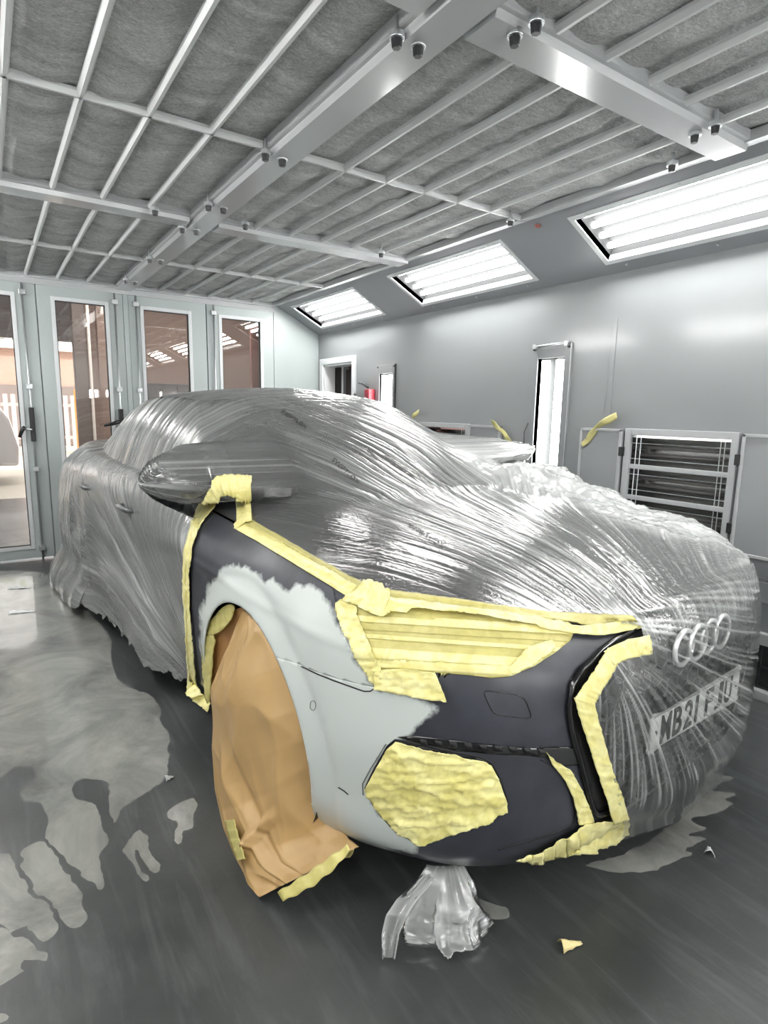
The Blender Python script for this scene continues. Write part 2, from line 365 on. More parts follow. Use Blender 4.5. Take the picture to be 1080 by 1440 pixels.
# ---- folding doors across the far end
zt = 2.245
def pane_mat():
    m, nt = new_mat('tinted_glass'); o = N(nt, 'ShaderNodeOutputMaterial'); g = N(nt, 'ShaderNodeBsdfGlossy', Roughness=.01); g.inputs[0].default_value = (1, 1, 1, 1)
    t = N(nt, 'ShaderNodeBsdfTransparent'); t.inputs[0].default_value = (.86, .83, .80, 1)
    fr = N(nt, 'ShaderNodeFresnel', IOR=1.6); ml = N(nt, 'ShaderNodeMath', _operation='MULTIPLY'); ml.inputs[1].default_value = 1.6; L(nt, fr.outputs[0], ml.inputs[0])
    mx = N(nt, 'ShaderNodeMixShader'); L(nt, ml.outputs[0], mx.inputs[0]); L(nt, t.outputs[0], mx.inputs[1]); L(nt, g.outputs[0], mx.inputs[2]); L(nt, mx.outputs[0], o.inputs[0])
    return m
M_pane = pane_mat()
leaves = [(-.295, .388, -.165, .222, .30, True), (.396, 1.03, .522, .889, .965, True), (1.075, 1.735, 1.195, 1.575, 1.13, False), (1.745, 2.395, 1.882, 2.258, 1.80, False)]
def leaf_panel(i, x0, x1, g0, g1, rx, handle):
    d = MB(); zb, ztop = .018, zt - .005; gb, gt = .125, 2.105
    for a in ((x0, g0, zb, ztop), (g1, x1, zb, ztop), (g0, g1, zb, gb), (g0, g1, gt, ztop)): d.box(a[0], a[1], YB, YB + .05, a[2], a[3])
    o = struct(d.build('door_%d' % i, M_door)); o['label'] = 'white glazed folding door leaf'
    f = MB()
    for a in ((g0 - .03, g0, gb - .03, gt + .03), (g1, g1 + .03, gb - .03, gt + .03), (g0, g1, gb - .03, gb), (g0, g1, gt, gt + .03)): f.box(a[0], a[1], YB - .008, YB + .03, a[2], a[3])
    f.build('pane_frame', M_frame, o, bevel=.003)
    k = MB()
    for a in ((g0 - .001, g0 + .006, gb, gt), (g1 - .006, g1 + .001, gb, gt), (g0, g1, gb, gb + .006), (g0, g1, gt - .006, gt)): k.box(a[0], a[1], YB + .004, YB + .022, a[2], a[3])
    k.build('gasket', M_rubber, o)
    MB().box(g0, g1, YB + .020, YB + .026, gb, gt).build('pane', M_pane, o)
    yr = YB - .022
    MB().cyl((rx, yr, .0), (rx, yr, 2.21), .008, n=12).build('lock_rod', M_steel, o, True)
    for z in (.10, .76, 1.42, 2.14):
        MB().box(rx - .022, rx + .022, YB - .034, YB, z - .02, z + .02).build('rod_guide', M_steel, o, bevel=.003)
    if handle:
        MB().box(rx - .018, rx + .018, YB - .05, YB, .985, 1.255).build('latch_box', M_black, o, bevel=.006)
        MB().cyl((rx - .01, YB - .045, 1.08), (rx - .06, YB - .075, 1.085), .008, n=10).build('handle_spindle', M_steel, o)
        MB().tube([(rx - .055, YB - .075, 1.10), (rx - .075, YB - .08, 1.08), (rx - .10, YB - .08, 1.02)] if i == 1 else [(rx - .02, YB - .075, 1.15), (rx - .08, YB - .085, 1.13), (rx - .15, YB - .09, 1.115)], [.016, .015, .011], n=10).build('handle', M_black, o, True)
    return o
for i, lf in enumerate(leaves): leaf_panel(i + 1, *lf)
# fixed panels and posts around the leaves
w = MB()
w.box(XEL - .5, -.30, YB, YB + .06, 0, 2.5); w.box(2.40, XW, YB, YB + .06, 0, 2.5); w.box(1.033, 1.072, YB - .004, YB + .06, 0, 2.27); w.box(-.3, 2.4, YB, YB + .06, zt, 2.5)
w.box(.384, .40, YB + .03, YB + .06, 0, 2.25); w.box(1.73, 1.75, YB + .03, YB + .06, 0, 2.25)
w.box(XL - .02, XEL, YB, YB + .06, 0, 2.4)
struct(w.build('wall_back', M_door))
trim(MB().box(-.30, 2.40, YB - .012, YB, 2.21, 2.26), M_beam)
# ================================================================ fittings on the long wall
def wall_lamp(r, label, bare, side=1):
    y0, y1, z0, z1 = r; root = thing('wall_lamp', label, 'light', (XW, (y0 + y1) / 2, z0), 'tall wall lamps')
    m = MB(); o = .045 if bare else .05
    fy0, fy1, fz0, fz1 = y0 - o, y1 + o, z0 - .05, z1 + .075
    for a in ((fy0, y0, fz0, fz1), (y1, fy1, fz0, fz1), (y0, y1, fz0, z0), (y0, y1, z1, fz1)): m.box(XW - .006, XW, a[0], a[1], a[2], a[3])
    m.build('frame', M_wall, root, bevel=.002)
    e = MB(); e.box(XW - .016, XW, fy0 - .006, fy0, fz0, fz1); e.build('frame_edge', M_rubber if bare else M_steel, root)
    D = .05; MB().add([(XW, y0, z0), (XW, y1, z0), (XW, y1, z1), (XW, y0, z1), (XW + D, y0, z0), (XW + D, y1, z0), (XW + D, y1, z1), (XW + D, y0, z1)],
                      [(0, 1, 5, 4), (1, 2, 6, 5), (2, 3, 7, 6), (3, 0, 4, 7), (4, 5, 6, 7)]).build('reflector', M_lampback2, root)
    for f in ((.23, .77)):
        y = y0 + (y1 - y0) * f; MB().cyl((XW + .018, y, z0 + .01), (XW + .018, y, z1 - .012), .025, n=16).build('lamp_tube', M_tube2, root, True)
    for y in (fy0 + .02, fy1 - .02): MB().cyl((XW - .012, y, fz1 - .018), (XW, y, fz1 - .018), .008, n=10).build('screw', M_knob, root)
    if not bare:
        MB().cyl((XW - .022, fy0 + .01, fz1 + .006), (XW - .022, fy1 - .02, fz1 - .002), .007, n=10).build('top_bar', M_steel, root, True)
        MB().box(XW - .03, XW, fy0 + .012, fy0 + .04, fz1 - .012, fz1 + .014).build('clip', M_steel, root); MB().box(XW - .03, XW, fy1 - .05, fy1 - .022, fz1 - .015, fz1 + .012).build('clip', M_steel, root)
        MB().tube([(XW - .01, fy1 - .004, 1.22), (XW - .022, fy1 + .012, 1.16), (XW - .02, fy1 + .01, 1.08), (XW - .01, fy1 - .002, 1.0)], .004).build('cable', M_black, root, True)
    if side < 0:
        for ch in root.children:
            for v_ in ch.data.vertices: v_.co.x = 2 * XC - v_.co.x
            ch.data.flip_normals()
    return root
wall_lamp(lampA, 'tall bright wall lamp with a steel bar across its top, behind the bonnet', False)
wall_lamp(lampB, 'tall bright wall lamp beside the small red box, above the car roof', True)
for k_, (y_, nm) in enumerate([(4.2, 'opposite the car boot'), (2.4, 'opposite the car doors'), (.6, 'beside the camera'), (-1.2, 'behind the camera')]):
    wall_lamp([y_, y_ + .205, .62, 1.60], 'unseen fill lamp added on the opposite wall ' + nm, False, -1)  # unseen lamps added as fill for the doors and bumper
wall_lamp([-1.2, -.995, .62, 1.60], 'unseen fill lamp added behind the camera on the heater wall', False)  # one more fill lamp added out of view
def front_lamp(x, label):
    root = thing('wall_lamp', label, 'light', (x, YF, .62), 'tall wall lamps'); y = YF
    f = MB()
    for a in ((x - .13, x - .095, .55, 1.68), (x + .095, x + .13, .55, 1.68), (x - .095, x + .095, .55, .60), (x - .095, x + .095, 1.63, 1.68)): f.box(a[0], a[1], y, y + .07, a[2], a[3])
    f.build('frame', M_frame, root, bevel=.003); MB().box(x - .095, x + .095, y, y + .008, .60, 1.63).build('reflector', M_lampback2, root)
    for s in (-.05, .05): MB().cyl((x + s, y + .04, .61), (x + s, y + .04, 1.62), .027, n=16).build('lamp_tube', M_tube3, root, True)
M_tube3 = pmat('entrance_lamp_tube', (1, 1, 1), .4, emit=(1, 1, .98), estr=24.)
for x_, nm in ((2.22, 'outermost of four, wall behind the camera'), (1.90, 'second of four, wall behind the camera'), (.98, 'third of four, added unseen to light the car nose'), (.71, 'last of four, added unseen to light the car nose')): front_lamp(x_, 'tall lamp on the end wall, ' + nm)  # inner pair is unseen, added to brighten the car's nose
M_hgrey = pmat('heater_paint', (.40, .412, .42), .35); M_hdoor = pmat('heater_door_paint', (.27, .28, .287), .3, coat=.3)
M_alu = pmat('polished_reflector', (.40, .40, .395), .25, metal=1, bump=.08, bscale=14, stretch=(1, .2, 1))
M_emit = pmat('ceramic_tube', (.10, .095, .09), .4, coat=.5)
def heater(r, label, dY):
    y0, y1, z0, z1 = r; root = thing('infrared_heater', label, 'heater', (XW, (y0 + y1) / 2, z0), 'infrared heaters let into the wall')
    m = MB(); b = .035
    for a in ((y0 - b, y0, z0 - b, z1 + b), (y1, y1 + b, z0 - b, z1 + b), (y0, y1, z0 - b, z0), (y0, y1, z1, z1 + b)): m.box(XW - .018, XW + .01, a[0], a[1], a[2], a[3])
    h = (z1 - z0) / 3
    for k in (1, 2): m.box(XW - .014, XW + .08, y0, y1, z0 + k * h - .012, z0 + k * h + .012)
    m.build('frame', M_hgrey, root, bevel=.003)
    for k in range(3):
        a, c = z0 + k * h + .012, z0 + (k + 1) * h - .012; D = .11
        f = MB(); p = [(XW + .005, a), (XW + .05, a + .012), (XW + D, a + .045), (XW + D, c - .045), (XW + .05, c - .012), (XW + .005, c)]
        G = np.array([[(x, yy, z) for yy in np.linspace(y0, y1, 12)] for x, z in p]); f.grid(G)
        rf = f.build('reflector', M_alu, root)
        for yy in (y0, y1): MB().prism([(XW, yy, a), (XW + D, yy, a), (XW + D, yy, c), (XW, yy, c)], (0, .004 if yy == y0 else -.004, 0)).build('end_plate', M_alu, rf)
        for q in (.36, .64):
            z = a + (c - a) * q; MB().cyl((XW + .05, y0 + .03, z), (XW + .05, y1 - .03, z), .009, n=12).build('heating_tube', M_emit, root, True)
        MB().box(XW + .03, XW + .07, y1 - .055, y1 - .02, a + (c - a) * .45, a + (c - a) * .55).build('tube_holder', M_black, root); 
        g = MB()
        for yy in (y0 + .03, y0 + .05, y1 - .03, y1 - .055): g.cyl((XW - .004, yy, a), (XW - .004, yy, c), .0025, n=6)
        for z in (a + .03, c - .03): g.cyl((XW - .004, y0, z), (XW - .004, y1, z), .002, n=6)
        g.build('wire_guard', M_steel, root)
    # doors folded open flat against the wall on both sides
    for (d0, d1, hy) in ((y1 + b + .012, y1 + b + .012 + dY, y1 + b + .006), (y0 - b - .02 - dY * 1.15, y0 - b - .02, y0 - b - .01)):
        d = MB().box(XW - .026, XW - .004, d0, d1, z0 - .03, z1 + .03).build('heater_door', M_hdoor, root, bevel=.004)
        e = MB()
        for a in ((d0, d0 + .014, z0 - .03, z1 + .03), (d1 - .014, d1, z0 - .03, z1 + .03), (d0, d1, z0 - .03, z0 - .016), (d0, d1, z1 + .016, z1 + .03)): e.box(XW - .034, XW - .02, a[0], a[1], a[2], a[3])
        e.build('folded_edge', M_hgrey, d, bevel=.002)
        for z in (z0 + .09, z1 - .09): MB().box(XW - .04, XW - .004, hy - .012, hy + .012, z - .025, z + .025).build('hinge', M_black, root, bevel=.003)
    return root
heater(heatA, 'infrared heater with three reflectors and open doors, the bigger of the two', .27)
heater(heatB, 'infrared heater half hidden by the bonnet film, between the two wall lamps', .27)

M_tape = pmat('yellow_tape', srgb(226, 217, 140), .45, bump=.25, bscale=60, var=.05, vscale=14, coat=.15)
M_tape_old = pmat('faded_tape', srgb(176, 170, 112), .5, bump=.2, bscale=60, var=.1, vscale=20)
def wall_tape(pts, wd, label):
    P = [on(a, b, 0, XW - .04) for a, b in pts]; n = 24; ts = np.linspace(0, len(P) - 1, n); G = []
    for t in ts:
        i = min(int(t), len(P) - 2); c = P[i] + (P[i + 1] - P[i]) * (t - i); d = P[i + 1] - P[i]; d /= np.linalg.norm(d); nn = np.cross(d, [1, 0, 0])
        G.append([c + nn * wd * s * (1 + .25 * math.sin(t * 5)) + np.array([-.012 * math.sin(t * 3.1 + s) - .004 * math.cos(9 * t), 0, 0]) for s in (-.5, -.2, .2, .5)])
    o = MB().grid(G).build('masking_tape_scrap', M_tape_old, None, True); solid(o, .0008); return tag(o, label, 'tape', 'tape scraps on the heater doors')
wall_tape([(868, 584), (840, 600), (818, 626)], .035, 'faded tape scrap over the door corner of the bigger heater')
wall_tape([(692, 592), (706, 606), (720, 630)], .03, 'faded tape scrap hanging from the door of the half hidden heater')
wall_tape([(590, 578), (580, 588), (577, 594)], .03, 'faded tape scrap just above the film by the further heater door')
# red tape scrap on the sloped panel
d = ray(757, 316); nn = sn; t = (nn @ (np.array([XW, 0, ZS]) - CAMP)) / (nn @ d); pr = CAMP + d * t - sn * .006
m = MB()
for a, l, w_ in ((.3, .035, .008), (1.5, .03, .007), (2.6, .028, .006)):
    v = np.array([0, math.cos(a), 0]) + su * math.sin(a); q = np.cross(sn, v); m.obox(pr - v * l / 2 - q * w_ / 2, v * l, q * w_, -sn * .003)
tag(m.build('red_tape_scrap', pmat('red_tape', (.45, .13, .10), .6)), 'tiny torn red tape scrap on the sloped panel between light boxes', 'tape')

# wall joint strip and lower ledges
j = on(868, 455, 0, XW); trim(MB().box(XW - .005, XW, j[1] - .004, j[1] + .028, 1.245, 1.80), M_wall, bevel=.0015)
trim(MB().box(XW - .010, XW, YF, YB, .548, .562), M_wall, bevel=.003); trim(MB().box(XW - .018, XW, YF, YB, .445, .545), M_wall, bevel=.004)
trim(MB().box(XW - .035, XW, YF, YB, .255, .31), pmat('ledge_paint', (.30, .31, .315), .4), bevel=.004)
for y in (1.262, 2.3, 3.4, 4.4): trim(MB().box(XW - .006, XW, y - .003, y + .003, .312, .445), M_rubber)
for s in (1,): trim(MB().box(XW - .05, XW, YF, YB, .0, .045), pmat('floor_rail', (.33, .34, .34), .4), bevel=.004)
M_mesh = pmat('black_filter_mesh', (.010, .011, .012), .5, bump=.5, bscale=160)
M_meshf = pmat('black_vent_frame', (.022, .023, .025), .4)
for k, (a, b) in enumerate([(-.2, .42), (.42, 1.04), (1.04, 1.66), (1.66, 2.28), (2.28, 2.9), (2.9, 3.52)]):
    root = thing('floor_vent', 'black exhaust vent at the foot of the wall, section %s' % ['beside the camera', 'just outside the picture', 'beside the bumper of the car', 'behind the bonnet', 'behind the windscreen', 'behind the car doors'][k], 'vent', (XW, (a + b) / 2, .045), 'exhaust vents along the wall foot')
    MB().box(XW - .012, XW, a, b, .045, .255).build('filter_mesh', M_mesh, root)
    f = MB()
    for y in np.linspace(a, b, 7): f.box(XW - .020, XW - .01, y - .004, y + .004, .045, .255)
    for z in (.05, .15, .25): f.box(XW - .018, XW - .01, a, b, z - .004, z + .004)
    f.build('frame', M_meshf, root)
# cable with white connector under the heater
P = [on(a, b, 0, XW - .03) for a, b in ((1017, 764), (1024, 772), (1028, 786), (1027, 797))]
root = thing('heater_cable', 'short white cable with a white connector hanging below the bigger heater', 'cable', tuple(P[-1]))
MB().tube(P, .0065).build('cable', M_frame, root, True); q = P[-1]; MB().box(q[0] - .012, q[0] + .02, q[1] - .018, q[1] + .018, q[2] - .022, q[2] + .01).build('connector', M_refl, root, bevel=.004)

# side door with a white frame, opened onto a dark room
root = bpy.data.objects.new('door_5', None); COL.objects.link(root); root['_w'] = 1; struct(root); root['label'] = 'side doorway with a white frame'
m = MB(); y0, y1, _, z1 = DW
for a in ((y0 - .06, y0, 0, z1 + .06), (y1, y1 + .06, 0, z1 + .06), (y0, y1, z1, z1 + .06)): m.box(XW - .02, XW + .05, a[0], a[1], a[2], a[3])
m.build('door_frame', M_frame, root, bevel=.006)
m2 = MB()
for a in ((y0, y0 + .02, 0, z1), (y1 - .02, y1, 0, z1), (y0, y1, z1 - .02, z1)): m2.box(XW - .004, XW + .12, a[0], a[1], a[2], a[3])
m2.build('door_stop', M_refl, root, bevel=.003)
M_brown = pmat('brown_plaster', srgb(112, 82, 76), .7, var=.1, vscale=3); M_dbrown = pmat('dark_door', srgb(52, 44, 43), .5); M_oak = pmat('grey_panel', srgb(96, 90, 86), .5)
hall = MB(); hall.box(XW + 1.5, XW + 1.55, 3.6, 7.6, 0, 2.3); hall.box(XW + .05, XW + 1.5, 7.55, 7.6, 0, 2.3); hall.box(XW + .05, XW + 1.5, 3.6, 3.65, 0, 2.3); hall.box(XW + .05, XW + 1.5, 3.6, 7.6, 2.3, 2.35)
struct(hall.build('wall_side_room', M_brown)); struct(MB().box(XW + .06, XW + 1.55, 3.6, 7.6, -.05, 0).build('floor_side_room', M_floor))
dl = struct(MB().box(XW + 1.02, XW + 1.06, 5.98, 6.75, 0, 1.80).build('door_6', M_dbrown)); MB().box(XW + 1.0, XW + 1.02, 6.12, 6.45, .5, 1.42).build('door_panel', M_oak, dl)
MB().box(XW + .98, XW + 1.06, 6.75, 6.80, 0, 1.84).build('jamb', M_frame, dl); MB().box(XW + .98, XW + 1.06, 6.80, 7.05, 0, 1.84).build('side_panel', pmat('near_black', (.012, .014, .013), .5), dl)
MB().box(XW + 1.0, XW + 1.05, 6.9, 6.98, .2, 1.25).build('side_light', M_refl, dl)
# small red box on the wall
p = on(520, 556, 0, XW - .03)
root = thing('red_wall_box', 'small red box with a bent black bracket beside the white framed side door', 'wall box', (XW, p[1], 1.33))
MB().box(XW - .07, XW, p[1] - .045, p[1] + .03, 1.33, 1.47).build('body', pmat('red_paint', (.34, .03, .045), .35), root, bevel=.005)
MB().tube([(XW - .03, p[1] + .19, 1.53), (XW - .04, p[1] + .1, 1.52), (XW - .05, p[1], 1.485)], .010).build('bracket', M_black, root, True)
MB().tube([(XW - .03, p[1] + .26, 1.43), (XW - .05, p[1] + .2, 1.37), (XW - .05, p[1] + .17, 1.345)], [.012, .018, .012]).build('nozzle', M_black, root, True)
MB().tube([(XW - .03, p[1] + .17, 1.345), (XW - .03, p[1] + .06, 1.343), (XW - .03, p[1], 1.35)], .005).build('rail', M_steel, root, True)

# ================================================================ beyond the glazed doors
M_shop = pmat('workshop_wall', srgb(138, 118, 108), .75, var=.08, vscale=1.2)
M_yard = pmat('yard_concrete', srgb(196, 192, 180), .8, var=.08, vscale=.8); M_brick = pmat('brick_band', srgb(176, 146, 132), .85, var=.15, vscale=8)
o = MB(); o.box(1.13, 7, 9.4, 9.5, 0, 3.2); o.box(6.9, 7, YB + .1, 9.4, 0, 3.2)
struct(o.build('wall_workshop', M_shop)); struct(MB().box(-3, 7, YB + .06, 9.5, 3.2, 3.3).build('ceiling_workshop', pmat('workshop_ceiling', srgb(120, 112, 108), .8)))
struct(MB().box(-3, 7, YB + .1, 9.5, -.08, 0).build('floor_workshop', M_floor))
struct(MB().box(-3, 1.13, 9.4, 9.5, 2.15, 3.2).build('wall_workshop_lintel', pmat('lintel_paint', srgb(118, 112, 112), .7)))
struct(MB().box(-3.1, -3, YB + .1, 9.5, 0, 3.3).build('wall_workshop_side', M_shop))
struct(MB().box(-40, 40, 9.5, 60, -.10, -.02).build('floor_yard', M_yard))
def post(x0, x1, y0, y1, z1, mat, label): return tag(MB().box(x0, x1, y0, y1, 0, z1).build('steel_post', mat, None, bevel=.01), label, 'post')
M_greyp = pmat('grey_post', srgb(122, 112, 108), .6); M_cream = pmat('cream_post', srgb(245, 238, 230), .6)
post(.915, 1.06, 8.0, 8.15, 3.2, M_greyp, 'grey steel post in the workshop seen through the second glazed door')
post(1.066, 1.10, 7.98, 8.0, 3.2, M_cream, 'thin cream pipe beside the grey steel post in the workshop'); post(1.28, 1.40, 8.7, 8.8, 3.2, M_shop, 'slim brown post standing just before the workshop wall')
cb = thing('workshop_cabinet', 'dark grey cabinet against the workshop wall, seen through the third glazed door', 'cabinet', (2.2, 9.1, 0))
MB().box(1.9, 2.75, 8.95, 9.38, .05, 1.62).build('body', pmat('cabinet_grey', srgb(66, 62, 62), .5), cb, bevel=.01); MB().box(2.38, 2.66, 8.94, 8.95, 1.43, 1.46).build('door_handle', M_steel, cb)
MB().box(1.94, 2.31, 8.93, 8.95, .1, 1.58).build('door', pmat('cabinet_door', srgb(74, 70, 69), .5), cb); MB().box(2.34, 2.71, 8.93, 8.95, .1, 1.58).build('door', bpy.data.materials['cabinet_door'], cb)
wb = thing('workbench', 'cluttered grey workbench against the workshop wall, seen through the second glazed door', 'workbench', (1.6, 8.8, 0))
MB().box(1.45, 1.86, 8.5, 9.3, .82, .88).build('bench_top', M_greyp, wb, bevel=.005)
for x in (1.48, 1.82):
    for y in (8.54, 9.24): MB().box(x - .03, x + .03, y - .03, y + .03, 0, .82).build('leg', M_greyp, wb)
MB().box(1.52, 1.8, 9.1, 9.3, .3, .8).build('drawer', M_shop, wb); 
# brick building with a white parapet and a picket fence in the yard
bd = thing('brick_building', 'low brick building with a white roof edge across the yard', 'building', (0, 22, 0))
MB().box(-9, 9, 22, 28, 0, 3.0).build('wall', M_brick, bd); MB().box(-9.2, 9.2, 21.8, 28, 3.0, 3.25).build('roof_edge', M_refl, bd); MB().box(-9, 9, 21.95, 22, 0, 1.9).build('dark_base', M_greyp, bd)
fr = thing('picket_fence', 'pale pink picket fence in front of the brick building', 'fence', (0, 18, 0))
M_pick = pmat('picket_paint', srgb(214, 180, 176), .7)
for i in range(34):
    x = -3.2 + i * .17; MB().box(x, x + .1, 18, 18.03, .1, 1.55).build('picket', M_pick, fr)
for z in (.4, 1.25): MB().box(-3.3, 2.6, 18.03, 18.07, z, z + .08).build('rail', M_pick, fr)
tag(MB().box(1.55, 1.85, 14.0, 14.06, 0, 1.62).build('orange_barrier', pmat('orange_paint', srgb(222, 140, 70), .6), None, bevel=.01), 'tall orange barrier board standing in the yard', 'barrier')
tr = thing('tree', 'green tree rising above the brick building', 'tree', (-.6, 30, 0)); MB().cyl((-.6, 30, 0), (-.6, 30, 4), .25, .15).build('trunk', pmat('bark', (.12, .08, .05), .8), tr)
m = MB(); 
for i in range(420):
    a, b, r = random.random() * 6.283, math.acos(random.uniform(-1, 1)), random.uniform(1.0, 2.4); c = np.array([-.6 + r * 1.3 * math.sin(b) * math.cos(a), 30 + r * math.sin(b) * math.sin(a), 5.2 + r * .8 * math.cos(b)])
    u = RNG.normal(size=3); u /= np.linalg.norm(u); v = np.cross(u, RNG.normal(size=3)); v /= np.linalg.norm(v); s = random.uniform(.15, .3); m.add([c - u * s, c + v * s * .6, c + u * s, c - v * s * .6], [(0, 1, 2, 3)])
m.build('foliage', pmat('leaf_green', srgb(120, 150, 70), .6, var=.3, vscale=3), tr)
vn = thing('silver_van', 'silver van parked in the yard beyond the first glazed door', 'van', (-.3, 11.6, 0))
prof = [(-1.9, .3), (-1.95, .75), (-1.7, .95), (-1.35, 1.05), (-.9, 1.5), (.9, 1.52), (1.2, 1.05), (1.3, .6), (1.28, .3)]
MB().prism([(x - .9, 11.2, z) for x, z in prof], (0, 1.6, 0)).build('body', pmat('silver_paint', (.62, .62, .64), .3, metal=.4, coat=.5), vn, bevel=.05)
MB().prism([(-.9 + x, 11.19, z) for x, z in ((-1.2, 1.08), (-.85, 1.42), (.8, 1.43), (1.02, 1.08))], (0, -.012, 0)).build('window', M_dark, vn)
for x in (-2.2, -.2): MB().cyl((x, 11.17, .3), (x, 11.4, .3), .31, n=28).build('wheel', M_rubber, vn)
# ================================================================ the car (built in its own frame: x across, y from the nose back, z up)
CX, CY, CYAW = 1.546, .778, .0612
_c, _s = math.cos(CYAW), math.sin(CYAW)
RC = np.array([[_c, _s, 0], [-_s, _c, 0], [0, 0, 1]])
CARM = Matrix(((_c, -_s, 0, CX), (_s, _c, 0, CY), (0, 0, 1, 0), (0, 0, 0, 1)))
def to_room(P): return np.asarray(P, float) @ RC + np.array([CX, CY, 0])
def to_car(P): return (np.asarray(P, float) - np.array([CX, CY, 0])) @ RC.T
EYE = to_car(CAMP)
def cray(px, py): return RC @ ray(px, py)
def con(px, py, ax, val): d = cray(px, py); return EYE + d * ((val - EYE[ax]) / d[ax])
def cproj(P): return proj(to_room(P))

def hermite(C, t, ts):
    """nonuniform cubic through rows of C (n, ...) at parameters t, sampled at ts"""
    C = np.asarray(C, float); t = np.asarray(t, float); n = len(t); h = np.diff(t); sl = np.diff(C, axis=0) / h.reshape(-1, *[1] * (C.ndim - 1))
    m = np.empty_like(C); m[0] = sl[0]; m[-1] = sl[-1]
    for i in range(1, n - 1):
        a, b = h[i - 1], h[i]; m[i] = (sl[i - 1] * b + sl[i] * a) / (a + b)
        lim = 2.5 * np.minimum(np.abs(sl[i - 1]), np.abs(sl[i])) + .3 * np.abs(m[i]); m[i] = np.clip(m[i], -lim, lim)
    k = np.clip(np.searchsorted(t, ts, 'right') - 1, 0, n - 2); u = (ts - t[k]) / h[k]; sh = (-1,) + (1,) * (C.ndim - 1)
    u = u.reshape(sh); hh = h[k].reshape(sh)
    return (2 * u ** 3 - 3 * u ** 2 + 1) * C[k] + (u ** 3 - 2 * u ** 2 + u) * hh * m[k] + (-2 * u ** 3 + 3 * u ** 2) * C[k + 1] + (u ** 3 - u ** 2) * hh * m[k + 1]
def surf(C, nu, nv, us=None, vs=None):
    C = np.asarray(C, float)
    tv = np.r_[0, np.cumsum(np.linalg.norm(np.diff(C, axis=0), axis=2).mean(1))]; tu = np.r_[0, np.cumsum(np.linalg.norm(np.diff(C, axis=1), axis=2).mean(0))]
    us = np.linspace(0, 1, nu) if us is None else us; vs = np.linspace(0, 1, nv) if vs is None else vs
    A = hermite(C, tv, vs * tv[-1]); return np.swapaxes(hermite(np.swapaxes(A, 0, 1), tu, us * tu[-1]), 0, 1), tu / tu[-1], tv / tv[-1]

# ---- control lines of one side (x given as half width), nose centre -> tail centre
fx = [[(0, .085), (.35, .095), (.50, .125), (.655, .225), (.755, .355), (.815, .465), (.835, .53)],
      [(0, .035), (.35, .045), (.53, .085), (.69, .165), (.79, .28), (.845, .40), (.868, .53)],
      [(0, .008), (.35, .025), (.55, .065), (.71, .15), (.81, .265), (.86, .39), (.888, .53)],
      [(0, 0), (.35, .018), (.56, .06), (.72, .145), (.82, .255), (.872, .385), (.896, .53)],
      [(0, 0), (.35, .018), (.56, .06), (.72, .145), (.82, .255), (.873, .385), (.899, .53)],
      [(0, .018), (.35, .036), (.56, .076), (.72, .16), (.815, .27), (.868, .39), (.895, .53)],
      [(0, .075), (.35, .095), (.54, .13), (.69, .2), (.775, .29), (.822, .40), (.84, .53)]]
fz = [[.165] * 7, [.24] * 7, [.37] * 7, [.50] * 7, [.61, .61, .61, .615, .62, .625, .63], [.70, .70, .705, .715, .725, .735, .745], [.77, .772, .785, .805, .825, .845, .857]]
sy = [.885, 1.25, 1.9, 2.7, 3.16, 3.52, 3.88, 4.2]
sx = [[.86, .84, .82, .82, .83, .85, .84, .80], [.89, .87, .855, .855, .86, .885, .87, .83], [.902, .892, .875, .875, .888, .902, .885, .85], [.908, .90, .885, .885, .895, .906, .89, .855],
      [.908, .90, .89, .89, .898, .906, .89, .855], [.89, .885, .88, .88, .885, .888, .87, .83], [.825, .80, .80, .80, .80, .79, .76, .70]]
sz = [[.17] * 8, [.25, .25, .26, .26, .26, .26, .27, .28], [.39, .39, .40, .40, .40, .40, .41, .42], [.53] * 4 + [.54, .54, .55, .56], [.66, .67, .68, .69, .70, .70, .71, .71],
      [.785, .80, .82, .84, .85, .86, .86, .86], [.872, .89, .93, .945, .955, .965, .975, .985]]
tx = [[(.68, 4.33), (.45, 4.40), (0, 4.42)], [(.73, 4.36), (.48, 4.45), (0, 4.47)], [(.75, 4.37), (.5, 4.47), (0, 4.49)], [(.76, 4.37), (.5, 4.47), (0, 4.495)], [(.76, 4.36), (.5, 4.46), (0, 4.48)], [(.74, 4.34), (.48, 4.43), (0, 4.455)], [(.63, 4.33), (.42, 4.41), (0, 4.44)]]
tz = [.22, .30, .44, .58, .72, .87, 1.0]
LOW = np.array([[(x, y, z) for (x, y), z in zip(fx[j], fz[j])] + [(x, y, z) for x, y, z in zip(sx[j], sy, sz[j])] + [(x, y, tz[j]) for x, y in tx[j]] for j in range(7)])
EDGE = LOW[6]
_ey = EDGE[:, 1]; _o = np.argsort(_ey)
def xe(y): return np.interp(y, _ey, EDGE[:, 0])
def ze(y): return np.interp(y, _ey, EDGE[:, 2])
def zs(y): return np.interp(y, [.07, .2, .4, .7, 1.0, 1.3, 3.85, 4.3, 4.44], [.77, .808, .853, .888, .918, .945, 1.012, 1.012, 1.0])
def deck(x, y):
    r = np.clip(np.abs(x) / np.maximum(xe(y), 1e-3), 0, 1); rc = .56
    sm = np.where(r < rc, .16 * (r / rc) ** 2, .16 + .84 * np.clip((r - rc) / (1 - rc), 0, 1) ** 1.15)
    return ze(y) + (zs(y) - ze(y)) * (1 - sm)
